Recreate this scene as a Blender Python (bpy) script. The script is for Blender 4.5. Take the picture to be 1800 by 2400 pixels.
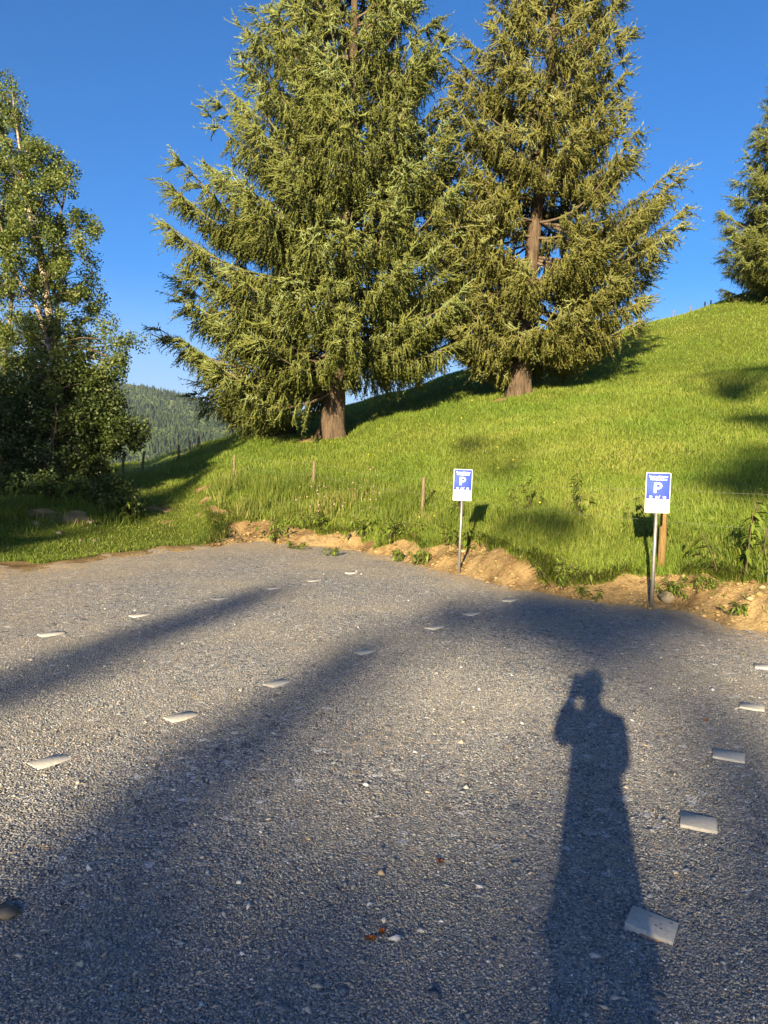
import bpy, math, random
import numpy as np
from mathutils import Vector, Matrix

SC = bpy.context.scene
for o in list(bpy.data.objects):
    bpy.data.objects.remove(o, do_unlink=True)
COL = SC.collection
R = math.radians
random.seed(4)

# ------------------------------------------------------------------ camera
F = 1700.0                       # focal length in pixels of the 1800 x 2400 photograph
PITCH, ROLL = R(3.3), R(1.2)
CAMZ = 1.65
cam_d = bpy.data.cameras.new('camera')
cam = bpy.data.objects.new('camera', cam_d)
COL.objects.link(cam)
cam_d.sensor_fit = 'VERTICAL'
cam_d.sensor_height = 36.0
cam_d.lens = 36.0 * F / 2400.0
cam_d.clip_start, cam_d.clip_end = 0.05, 20000.0
FW = Vector((0, math.cos(PITCH), -math.sin(PITCH)))
UP0 = Vector((0, math.sin(PITCH), math.cos(PITCH)))
RT = Vector((1, 0, 0)) * math.cos(ROLL) + UP0 * math.sin(ROLL)
UP = UP0 * math.cos(ROLL) - Vector((1, 0, 0)) * math.sin(ROLL)
M = Matrix((RT, UP, -FW)).transposed().to_4x4()
M.translation = Vector((0, 0, CAMZ))
cam.matrix_world = M
SC.camera = cam

# ------------------------------------------------------------------ sky, sun, exposure
SUN_EL, SUN_AZ = R(15.3), R(15.5)     # the sun is low behind the camera and to its left
world = bpy.data.worlds.new('World')
SC.world = world
world.use_nodes = True
wt = world.node_tree
sky = wt.nodes.new('ShaderNodeTexSky')
sky.sky_type = 'NISHITA'
sky.sun_disc = False
sky.sun_elevation = SUN_EL
sky.sun_rotation = R(180) + SUN_AZ
sky.altitude = 900
sky.air_density = 1.0
sky.dust_density = 0.9
sky.ozone_density = 7.0
bg = wt.nodes['Background']
bg.inputs['Strength'].default_value = 0.052
hsv = wt.nodes.new('ShaderNodeHueSaturation')
hsv.inputs['Saturation'].default_value = 1.08
wt.links.new(sky.outputs[0], hsv.inputs['Color'])
# milky air low over the horizon
w_tc = wt.nodes.new('ShaderNodeTexCoord'); w_sep = wt.nodes.new('ShaderNodeSeparateXYZ')
wt.links.new(w_tc.outputs['Generated'], w_sep.inputs[0])
w_rmp = wt.nodes.new('ShaderNodeValToRGB'); w_rmp.color_ramp.interpolation = 'EASE'
w_rmp.color_ramp.elements[0].position = 0.02; w_rmp.color_ramp.elements[0].color = (.72, .72, .72, 1)
w_rmp.color_ramp.elements[1].position = 0.26; w_rmp.color_ramp.elements[1].color = (0, 0, 0, 1)
wt.links.new(w_sep.outputs[2], w_rmp.inputs[0])
w_mix = wt.nodes.new('ShaderNodeMix'); w_mix.data_type = 'RGBA'
wt.links.new(w_rmp.outputs[0], w_mix.inputs[0]); wt.links.new(hsv.outputs[0], w_mix.inputs[6])
w_mix.inputs[7].default_value = (3.4, 4.1, 4.9, 1)
wt.links.new(w_mix.outputs[2], bg.inputs['Color'])
sun_d = bpy.data.lights.new('sun', 'SUN')
sun_d.energy = 5.0
sun_d.angle = R(0.53)
sun_d.color = (1.0, 0.82, 0.52)
sun = bpy.data.objects.new('sun', sun_d)
COL.objects.link(sun)
SUNV = Vector((-math.sin(SUN_AZ) * math.cos(SUN_EL), -math.cos(SUN_AZ) * math.cos(SUN_EL), math.sin(SUN_EL)))
sun.rotation_euler = SUNV.to_track_quat('Z', 'Y').to_euler()
sun.location = (-20, -40, 30)
SC.view_settings.view_transform = 'Standard'
SC.view_settings.look = 'None'
SC.view_settings.exposure = 2.0
SC.view_settings.gamma = 1.0
SC.cycles.max_bounces = 6
SC.cycles.diffuse_bounces = 3
SC.cycles.transparent_max_bounces = 8
SC.cycles.volume_bounces = 0
SC.cycles.use_denoising = True

# ------------------------------------------------------------------ helpers
def ray(px, py):
    return (FW + RT * ((px - 900) / F) + UP * ((1200 - py) / F))
def at(px, py, Y):
    r = ray(px, py)
    return Vector((0, 0, CAMZ)) + r * (Y / r.y)
def gnd(px, py, z=0.0):
    r = ray(px, py)
    return Vector((0, 0, CAMZ)) + r * ((z - CAMZ) / r.z)

def tag(o, label=None, cat=None, group=None, kind=None):
    if label: o['label'] = label
    if cat: o['category'] = cat
    if group: o['group'] = group
    if kind: o['kind'] = kind
    return o
def empty(name, loc=(0, 0, 0), rz=0.0):
    o = bpy.data.objects.new(name, None)
    o.empty_display_size = 0.2
    o.location = loc
    o.rotation_euler = (0, 0, rz)
    COL.objects.link(o)
    return o
def mesh_obj(name, V, faces, mat, parent=None, attrs=None, smooth=False):
    """V (n,3); faces: list of int arrays (m,k) sharing one k each; attrs: point floats."""
    me = bpy.data.meshes.new(name)
    V = np.ascontiguousarray(V, dtype=np.float32)
    if isinstance(faces, np.ndarray): faces = [faces]
    faces = [np.asarray(f, dtype=np.int32) for f in faces if len(f)]
    nl = sum(f.size for f in faces); nf = sum(len(f) for f in faces)
    me.vertices.add(len(V)); me.vertices.foreach_set('co', V.ravel())
    me.loops.add(nl); me.loops.foreach_set('vertex_index', np.concatenate([f.ravel() for f in faces]))
    tot = np.concatenate([np.full(len(f), f.shape[1], dtype=np.int32) for f in faces])
    st = np.concatenate([[0], np.cumsum(tot)[:-1]]).astype(np.int32)
    me.polygons.add(nf); me.polygons.foreach_set('loop_start', st)
    if smooth: me.polygons.foreach_set('use_smooth', np.ones(nf, dtype=bool))
    me.update(calc_edges=True)
    for k, a in (attrs or {}).items():
        at_ = me.attributes.new(k, 'FLOAT', 'POINT')
        at_.data.foreach_set('value', np.ascontiguousarray(a, dtype=np.float32))
    me.materials.append(mat)
    o = bpy.data.objects.new(name, me)
    COL.objects.link(o)
    if parent: o.parent = parent
    return o
def copy_tree(o, parent=None):
    c = o.copy(); COL.objects.link(c); c.parent = parent
    for ch in list(o.children): copy_tree(ch, c)
    return c

class MB:
    """collects boxes, tubes and prisms into one mesh"""
    def __init__(s): s.V = []; s.Fs = {}; s.n = 0; s.A = []
    def add(s, V, faces, a=0.5):
        V = np.asarray(V, float)
        for f in faces:
            s.Fs.setdefault(len(f), []).append([i + s.n for i in f])
        s.V.append(V); s.n += len(V)
        s.A.append(np.full(len(V), a) if np.isscalar(a) else np.asarray(a))
    def box(s, c, d, rot=None, jit=0.0, a=0.5, bev=0.0):
        hx, hy, hz = d[0] / 2, d[1] / 2, d[2] / 2
        if bev <= 0:
            P = [(x, y, z) for z in (-hz, hz) for y in (-hy, hy) for x in (-hx, hx)]
            P = [Vector(p) for p in P]
            fs = [(0, 2, 3, 1), (4, 5, 7, 6), (0, 1, 5, 4), (2, 6, 7, 3), (0, 4, 6, 2), (1, 3, 7, 5)]
        else:
            # top edges and vertical corners chamfered: three rings of eight
            def ringp(ix, iy, z):
                b = bev
                return [Vector(q) for q in ((-ix + b, -iy, z), (ix - b, -iy, z), (ix, -iy + b, z), (ix, iy - b, z), (ix - b, iy, z), (-ix + b, iy, z), (-ix, iy - b, z), (-ix, -iy + b, z))]
            P = ringp(hx, hy, -hz) + ringp(hx, hy, hz - bev) + ringp(hx - bev, hy - bev, hz)
            fs = [tuple(range(7, -1, -1)), tuple(range(16, 24))]
            for r in (0, 8):
                for i in range(8):
                    j = (i + 1) % 8
                    fs.append((r + i, r + j, r + 8 + j, r + 8 + i))
        if jit:
            P = [p + Vector([random.uniform(-jit, jit) for _ in range(3)]) for p in P]
        if rot is not None: P = [rot @ p for p in P]
        s.add([tuple(p + Vector(c)) for p in P], fs, a)
    def tube(s, pts, rad, n=8, cap=True, a=0.5, flat=1.0):
        pts = [Vector(p) for p in pts]
        if np.isscalar(rad): rad = [rad] * len(pts)
        V = []; fs = []
        for i, p in enumerate(pts):
            t = (pts[min(i + 1, len(pts) - 1)] - pts[max(i - 1, 0)]).normalized()
            u = t.cross(Vector((0, 1, 0)) if abs(t.y) < 0.9 else Vector((1, 0, 0))).normalized()
            w = t.cross(u)
            for k in range(n):
                an = 2 * math.pi * k / n
                V.append(tuple(p + (u * math.cos(an) + w * math.sin(an) * flat) * rad[i]))
        for i in range(len(pts) - 1):
            for k in range(n):
                k2 = (k + 1) % n
                fs.append((i * n + k, i * n + k2, (i + 1) * n + k2, (i + 1) * n + k))
        if cap:
            fs.append(tuple(range(n - 1, -1, -1))); fs.append(tuple((len(pts) - 1) * n + k for k in range(n)))
        s.add(V, fs, a)
    def prism(s, poly, y0, y1, a=0.5):
        """polygon in x,z extruded along y"""
        n = len(poly)
        V = [(x, y0, z) for x, z in poly] + [(x, y1, z) for x, z in poly]
        fs = [tuple(range(n)), tuple(range(2 * n - 1, n - 1, -1))]
        for i in range(n):
            j = (i + 1) % n
            fs.append((i, i + n, j + n, j))
        s.add(V, fs, a)
    def build(s, name, mat, parent=None, smooth=False):
        return mesh_obj(name, np.concatenate(s.V), [np.array(f) for f in s.Fs.values()], mat, parent, {'tint': np.concatenate(s.A)}, smooth)

def hash2(ix, iy, seed):
    h = (ix.astype(np.int64) * 374761393 + iy.astype(np.int64) * 668265263 + seed * 974711) & 0x7fffffff
    h = ((h ^ (h >> 13)) * 1274126177) & 0x7fffffff
    return ((h ^ (h >> 16)) & 0xffff) / 65535.0
def vnoise(x, y, seed=0):
    x = np.asarray(x, float); y = np.asarray(y, float)
    ix = np.floor(x); iy = np.floor(y); fx = x - ix; fy = y - iy
    fx = fx * fx * (3 - 2 * fx); fy = fy * fy * (3 - 2 * fy)
    a = hash2(ix, iy, seed); b = hash2(ix + 1, iy, seed); c = hash2(ix, iy + 1, seed); d = hash2(ix + 1, iy + 1, seed)
    return (a * (1 - fx) + b * fx) * (1 - fy) + (c * (1 - fx) + d * fx) * fy
def fbm(x, y, seed=0, octs=3):
    s = 0; amp = 1; tot = 0
    for i in range(octs):
        s = s + amp * vnoise(x * 2 ** i, y * 2 ** i, seed + i * 17); tot += amp; amp *= 0.5
    return s / tot

# ------------------------------------------------------------------ materials
def new_mat(name, rough=0.9, spec=0.2):
    m = bpy.data.materials.new(name); m.use_nodes = True
    b = m.node_tree.nodes['Principled BSDF']
    b.inputs['Roughness'].default_value = rough
    b.inputs['Specular IOR Level'].default_value = spec
    return m, m.node_tree, b
def ramp(nt, src, stops, interp='LINEAR'):
    n = nt.nodes.new('ShaderNodeValToRGB'); n.color_ramp.interpolation = interp
    while len(n.color_ramp.elements) < len(stops): n.color_ramp.elements.new(0.5)
    for e, (p, c) in zip(n.color_ramp.elements, stops):
        e.position = p; e.color = (*c, 1)
    nt.links.new(src, n.inputs[0]); return n.outputs[0]
def attr(nt, name):
    n = nt.nodes.new('ShaderNodeAttribute'); n.attribute_name = name; return n.outputs['Fac']
def noise(nt, scale, detail=3, rough=0.55, vec=None):
    n = nt.nodes.new('ShaderNodeTexNoise'); n.inputs['Scale'].default_value = scale
    n.inputs['Detail'].default_value = detail; n.inputs['Roughness'].default_value = rough
    if vec is None:
        tc = nt.nodes.new('ShaderNodeTexCoord'); vec = tc.outputs['Object']
    nt.links.new(vec, n.inputs['Vector']); return n.outputs['Fac']
def voro(nt, scale, feature='F1', out='Color', vec=None, rnd=1.0):
    n = nt.nodes.new('ShaderNodeTexVoronoi'); n.feature = feature; n.inputs['Scale'].default_value = scale
    n.inputs['Randomness'].default_value = rnd
    if vec is None:
        tc = nt.nodes.new('ShaderNodeTexCoord'); vec = tc.outputs['Object']
    nt.links.new(vec, n.inputs['Vector']); return n.outputs[out]
def mix(nt, fac, a, b, mode='MIX'):
    n = nt.nodes.new('ShaderNodeMix'); n.data_type = 'RGBA'; n.blend_type = mode
    for sock, v in ((n.inputs[0], fac), (n.inputs[6], a), (n.inputs[7], b)):
        if isinstance(v, (int, float)): sock.default_value = v
        elif isinstance(v, tuple): sock.default_value = (*v, 1)
        else: nt.links.new(v, sock)
    return n.outputs[2]
def math_n(nt, op, a, b=0.0, clamp=False):
    n = nt.nodes.new('ShaderNodeMath'); n.operation = op; n.use_clamp = clamp
    for sock, v in ((n.inputs[0], a), (n.inputs[1], b)):
        if isinstance(v, (int, float)): sock.default_value = v
        else: nt.links.new(v, sock)
    return n.outputs[0]
def sep(nt, c, ch='Red'):
    n = nt.nodes.new('ShaderNodeSeparateColor'); nt.links.new(c, n.inputs[0]); return n.outputs[ch]
def bump(nt, b, h, strength=0.5, dist=0.02, prev=None):
    n = nt.nodes.new('ShaderNodeBump'); n.inputs['Strength'].default_value = strength; n.inputs['Distance'].default_value = dist
    nt.links.new(h, n.inputs['Height'])
    if prev is not None: nt.links.new(prev, n.inputs['Normal'])
    nt.links.new(n.outputs[0], b.inputs['Normal']); return n.outputs[0]

def leaf_mat(name, stops, trans=0.35, rough=0.6, spec=0.25, attribute='tint', patch=None):
    m, nt, b = new_mat(name, rough, spec)
    c = ramp(nt, attr(nt, attribute), stops)
    if patch:
        c = mix(nt, ramp(nt, noise(nt, patch[0], 3), [(0.4, (0, 0, 0)), (0.65, (1, 1, 1))]), c, mix(nt, 1.0, c, patch[1], 'MULTIPLY'))
    nt.links.new(c, b.inputs['Base Color'])
    t = nt.nodes.new('ShaderNodeBsdfTranslucent'); nt.links.new(c, t.inputs['Color'])
    ms = nt.nodes.new('ShaderNodeMixShader'); ms.inputs[0].default_value = trans
    nt.links.new(b.outputs[0], ms.inputs[1]); nt.links.new(t.outputs[0], ms.inputs[2])
    nt.links.new(ms.outputs[0], nt.nodes['Material Output'].inputs['Surface'])
    return m

MAT = {}
STONE_STOPS = [(0.0, (.068, .077, .098)), (.2, (.138, .15, .178)), (.45, (.235, .245, .265)), (.62, (.33, .325, .315)), (.76, (.41, .375, .32)), (.86, (.40, .30, .20)), (.92, (.48, .47, .47)), (1.0, (.66, .67, .70))]
def gravel_mat():
    m, nt, b = new_mat('gravel', 0.85, 0.25)
    v1 = voro(nt, 84, 'F1', 'Color'); d1 = voro(nt, 84, 'F1', 'Distance')
    c1 = ramp(nt, sep(nt, v1), STONE_STOPS)
    v2 = voro(nt, 24, 'F1', 'Color'); d2 = voro(nt, 24, 'F1', 'Distance')
    c2 = ramp(nt, sep(nt, v2, 'Green'), STONE_STOPS)
    pick = math_n(nt, 'GREATER_THAN', sep(nt, v2, 'Blue'), 0.72)
    c = mix(nt, pick, c1, c2)
    gaps = ramp(nt, d1, [(0.0, (1, 1, 1)), (.55, (.8, .8, .8)), (1.0, (.42, .42, .44))])
    c = mix(nt, 1.0, c, gaps, 'MULTIPLY')
    # fine sandy dust trodden between the stones, in patches
    dust = ramp(nt, noise(nt, 0.55, 5, 0.6), [(0.42, (0, 0, 0)), (0.72, (.6, .6, .6))])
    c = mix(nt, dust, c, (.40, .335, .235))
    edge = attr(nt, 'sand')
    grain = ramp(nt, noise(nt, 9, 4), [(0.35, (0, 0, 0)), (0.65, (1, 1, 1))])
    c = mix(nt, math_n(nt, 'MULTIPLY', edge, grain, True), c, (.42, .30, .155))
    nt.links.new(c, b.inputs['Base Color'])
    h = math_n(nt, 'ADD', math_n(nt, 'MULTIPLY', d1, -1.0), math_n(nt, 'MULTIPLY', math_n(nt, 'MULTIPLY', pick, -1.6), d2))
    h = math_n(nt, 'ADD', h, math_n(nt, 'MULTIPLY', sep(nt, v1, 'Green'), 0.6))
    bump(nt, b, h, 0.75, 0.012)
    return m
MAT['gravel'] = gravel_mat()
def stone_mat():
    m, nt, b = new_mat('stones', 0.8, 0.3)
    c = ramp(nt, attr(nt, 'tint'), STONE_STOPS)
    c = mix(nt, 0.35, c, ramp(nt, noise(nt, 220, 2), [(0.3, (.5, .5, .5)), (0.7, (1.0, 1.0, 1.0))]), 'MULTIPLY')
    nt.links.new(c, b.inputs['Base Color']); return m
MAT['stones'] = stone_mat()
def hill_mat():
    m, nt, b = new_mat('hillside', 0.95, 0.1)
    soilc = ramp(nt, noise(nt, 1.6, 6, 0.62), [(0.30, (.085, .052, .025)), (0.42, (.18, .118, .054)), (0.52, (.29, .20, .095)), (0.78, (.38, .275, .14))])
    peb = ramp(nt, voro(nt, 30, 'F1', 'Distance'), [(0.0, (1.1, 1.1, 1.1)), (0.7, (.85, .85, .85))])
    soilc = mix(nt, 1.0, soilc, peb, 'MULTIPLY')
    grassc = ramp(nt, noise(nt, 3.5, 5, 0.7), [(0.3, (.055, .075, .010)), (0.5, (.085, .11, .014)), (0.7, (.12, .135, .022))])
    s = attr(nt, 'soil')
    c = mix(nt, ramp(nt, s, [(0.4, (0, 0, 0)), (0.6, (1, 1, 1))]), grassc, soilc)
    nt.links.new(c, b.inputs['Base Color'])
    n1 = bump(nt, b, noise(nt, 14, 6, 0.7), 0.9, 0.06)
    bump(nt, b, voro(nt, 26, 'F1', 'Distance'), 0.25, 0.02, n1)
    return m
MAT['hill'] = hill_mat()
def simple(name, col, rough=0.8, spec=0.2, nscale=None, var=0.25, bmp=0.0):
    m, nt, b = new_mat(name, rough, spec)
    if nscale:
        f = noise(nt, nscale, 5, 0.6)
        lo = tuple(x * (1 - var) for x in col); hi = tuple(min(1, x * (1 + var)) for x in col)
        nt.links.new(ramp(nt, f, [(0.3, lo), (0.7, hi)]), b.inputs['Base Color'])
        if bmp: bump(nt, b, f, bmp, 0.01)
    else: b.inputs['Base Color'].default_value = (*col, 1)
    return m
MAT['valley'] = simple('valley_floor', (.06, .085, .02), 0.95, 0.1, 0.05, 0.4)
MAT['forest_floor'] = simple('forest_floor', (.04, .055, .018), 0.95, 0.1, 0.03, 0.4)
MAT['paver'] = simple('concrete_paver', (.40, .375, .335), 0.9, 0.2, 60, 0.16, 0.25)
MAT['clay'] = simple('clay_rim', (.42, .23, .11), 0.9, 0.2, 60, 0.3)
def bark_mat(name, lo, hi, sx=3.0, sz=0.6, warm=None):
    m, nt, b = new_mat(name, 0.9, 0.15)
    tc = nt.nodes.new('ShaderNodeTexCoord'); mp = nt.nodes.new('ShaderNodeMapping')
    mp.inputs['Scale'].default_value = (sx, sx, sz); nt.links.new(tc.outputs['Object'], mp.inputs[0])
    f = noise(nt, 4.0, 7, 0.68, mp.outputs[0])
    c = ramp(nt, f, [(0.3, lo), (0.68, hi)])
    nt.links.new(c, b.inputs['Base Color'])
    bump(nt, b, f, 0.9, 0.06); return m
MAT['spruce_bark'] = bark_mat('spruce_bark', (.03, .022, .016), (.135, .095, .065))
MAT['spruce_limb'] = bark_mat('spruce_limb', (.07, .05, .033), (.24, .18, .125), 8, 8)
def birch_bark():
    m, nt, b = new_mat('birch_bark', 0.8, 0.2)
    tc = nt.nodes.new('ShaderNodeTexCoord'); mp = nt.nodes.new('ShaderNodeMapping')
    mp.inputs['Scale'].default_value = (1.5, 1.5, 6.0); nt.links.new(tc.outputs['Object'], mp.inputs[0])
    f = noise(nt, 2.2, 6, 0.7, mp.outputs[0])
    nt.links.new(ramp(nt, f, [(0.36, (.035, .028, .02)), (0.46, (.18, .145, .11)), (0.62, (.36, .30, .235))]), b.inputs['Base Color'])
    bump(nt, b, f, 0.5, 0.03); return m
MAT['birch_bark'] = birch_bark()
MAT['twig'] = simple('dark_twig', (.10, .075, .05), 0.9, 0.1, 12, 0.3)
MAT['needles'] = leaf_mat('spruce_needles', [(0, (.026, .036, .010)), (.35, (.080, .096, .019)), (.72, (.146, .158, .031)), (.86, (.125, .165, .060)), (1, (.21, .26, .115))], 0.06, 0.55, 0.3)
MAT['needles_brown'] = leaf_mat('browner_spruce_needles', [(0, (.030, .036, .010)), (.35, (.088, .093, .019)), (.72, (.154, .148, .032)), (.86, (.13, .155, .05)), (1, (.205, .225, .093))], 0.06, 0.55, 0.3)
MAT['birch_leaf'] = leaf_mat('birch_leaves', [(0, (.035, .058, .012)), (.5, (.095, .125, .022)), (.85, (.15, .18, .04)), (1, (.25, .27, .09))], 0.3, 0.5, 0.35)
MAT['shrub_leaf'] = leaf_mat('shrub_leaves', [(0, (.03, .05, .012)), (.6, (.06, .085, .018)), (1, (.11, .14, .035))], 0.35, 0.5, 0.3)
MAT['grass'] = leaf_mat('meadow_grass_blades', [(0, (.10, .15, .020)), (.5, (.215, .275, .040)), (.8, (.30, .325, .065)), (1, (.42, .37, .14))], 0.42, 0.55, 0.25, patch=(0.35, (.78, .95, .8)))
MAT['tall'] = leaf_mat('tall_grass_blades', [(0, (.07, .11, .014)), (.5, (.14, .19, .026)), (.75, (.22, .24, .05)), (1, (.40, .31, .14))], 0.4, 0.55, 0.25)
MAT['weed'] = leaf_mat('weed_leaves', [(0, (.07, .12, .016)), (.6, (.15, .21, .028)), (1, (.24, .29, .06))], 0.35, 0.5, 0.3)
MAT['flower'] = simple('yellow_petals', (.75, .58, .03), 0.7)
MAT['pink'] = simple('clover_heads', (.42, .22, .26), 0.8)
MAT['wood'] = bark_mat('weathered_post', (.11, .08, .05), (.27, .21, .135), 14, 1.2)
MAT['wood_new'] = bark_mat('fresh_post', (.16, .10, .035), (.30, .20, .08), 14, 1.2)
MAT['wire'] = simple('fence_wire', (.20, .19, .17), 0.5, 0.4)
MAT['mesh_wire'] = simple('galvanised_mesh', (.55, .55, .52), 0.5, 0.4)
def zinc():
    m, nt, b = new_mat('galvanised_pole', 0.5, 0.4)
    b.inputs['Metallic'].default_value = .65
    nt.links.new(ramp(nt, noise(nt, 30, 5, .65), [(.3, (.17, .165, .155)), (.7, (.27, .26, .245))]), b.inputs['Base Color']); return m
MAT['zinc'] = zinc()
MAT['sign_white'] = simple('sign_white', (.80, .80, .80), 0.7, 0.15)
MAT['sign_blue'] = simple('sign_blue', (.048, .082, .50), 0.75, 0.12)
MAT['sign_grey'] = simple('sign_mark', (.10, .09, .09), 0.5, 0.3)
MAT['rust'] = simple('dead_leaf', (.45, .12, .02), 0.7, 0.2, 90, 0.5)
MAT['rock'] = simple('pale_rock', (.17, .14, .105), 0.9, 0.2, 6, 0.3, 0.4)
def clod_mat():
    m, nt, b = new_mat('soil_clods', .95, .1)
    nt.links.new(ramp(nt, attr(nt, 'tint'), [(0, (.09, .056, .028)), (.35, (.22, .15, .07)), (.85, (.28, .195, .095)), (1, (.30, .24, .15))]), b.inputs['Base Color']); return m
MAT['clod'] = clod_mat()
MAT['far_trees'] = leaf_mat('far_forest', [(0, (.022, .035, .012)), (.5, (.045, .065, .020)), (1, (.085, .11, .035))], 0.1, 0.8, 0.1)

# ------------------------------------------------------------------ terrain
H0 = lambda px: 1102 + math.tan(ROLL) * (px - 900)
def zc(px, py, Y): return at(px, py, Y).z
COLS = [  # photo column: six (depth, height) knots = lot edge, bank top, lower, middle, upper slope, crest
    (-4000, [(4.2, 0), (5.0, .15), (6, .3), (8, .4), (10, .6), (14, .8)]),
    (-900, [(8.6, 0), (9.8, .15), (12.5, .35), (16, .4), (20, .6), (28, .8)]),
    (0, [(10.6, 0), (13.2, .05), (16.5, .72), (18, .7), (21, .8), (28, .9)]),
    (170, [(12, 0), (14.2, .06), (16.8, .72), (19, .75), (22, 1.0), (30, 1.3)]),
    (330, [(13.4, 0), (15.5, .12), (18, .45), (20.5, .85), (23.5, 1.32), (38, 1.76)]),
    (420, [(14.3, 0), (16, .1), (18.5, .5), (21, 1.0), (24, 1.6), (36, 2.37)]),
    (500, [(15.1, 0), (16.3, .22), (18, .72), (21, 1.4), (26, 2.2), (35, 2.86)]),
    (600, [(15.9, 0), (17, .4), (20, 1.3), (23, 2.0), (27, 2.75), (34, 3.53)]),
    (790, [(15.2, 0), (16.2, .4), (19, 1.25), (22, 1.95), (26, 2.75), (34, 4.35)]),
    (930, [(13.5, 0), (14.5, .42), (17, 1.15), (21, 2.2), (27, 3.7), (36, 5.42)]),
    (1075, [(11.7, 0), (12.6, .42), (15, 1.1), (20, 2.45), (27, 4.2), (37, 6.72)]),
    (1225, [(10.35, 0), (11.1, .42), (14, 1.25), (19, 2.65), (26, 4.46), (38, 7.9)]),
    (1380, [(9.5, 0), (10.2, .42), (13, 1.25), (18, 2.75), (27, 5.05), (41, 9.3)]),
    (1550, [(8.95, 0), (9.8, .45), (13, 1.4), (18, 2.9), (28, 5.75), (44, 11.02)]),
    (1800, [(7.75, 0), (8.5, .4), (12, 1.45), (18, 3.3), (30, 7.05), (48, 14.15)]),
    (2300, [(6.2, 0), (7, .4), (10.5, 1.4), (16, 3.2), (28, 7.8), (46, 16.0)]),
    (4000, [(4.0, 0), (4.5, .4), (6.5, 1.4), (10, 3.2), (17, 7.5), (28, 14.5)]),
    (30000, [(.5, 0), (.56, .4), (.8, 1.4), (1.15, 3.2), (1.75, 7.0), (2.8, 14.0)]),
]
_th, _r, _z = [], [], []
for px, kn in COLS:
    a = (px - 900) / F
    _th.append(math.atan(a)); q = math.sqrt(1 + a * a)
    rr = [k[0] * q for k in kn]; zz = [k[1] for k in kn]
    left = max(0.0, min(1.0, (700 - px) / 500))          # the ridge drops into the valley on the left, rolls over on the right
    rc, z_c = rr[-1], zz[-1]
    rr += [rc + 14, rc + 60, rc + 250, rc + 700]
    zz += [z_c + 1.2 * (1 - left) - 1.2 * left, z_c - 8 - 6 * left, z_c - 55 - 10 * left, -90]
    _r.append(rr); _z.append(zz)
_th = np.array(_th); _r = np.array(_r); _z = np.array(_z)
def pchip_slopes(x, y):
    h = np.diff(x, axis=1); d = np.diff(y, axis=1) / h
    m = np.zeros_like(y)
    w1 = 2 * h[:, 1:] + h[:, :-1]; w2 = h[:, 1:] + 2 * h[:, :-1]
    same = d[:, 1:] * d[:, :-1] > 0
    with np.errstate(divide='ignore', invalid='ignore'):
        hm = (w1 + w2) / (w1 / d[:, :-1] + w2 / d[:, 1:])
    m[:, 1:-1] = np.where(same, hm, 0)
    m[:, 0] = d[:, 0]; m[:, -1] = d[:, -1]
    return m
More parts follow.
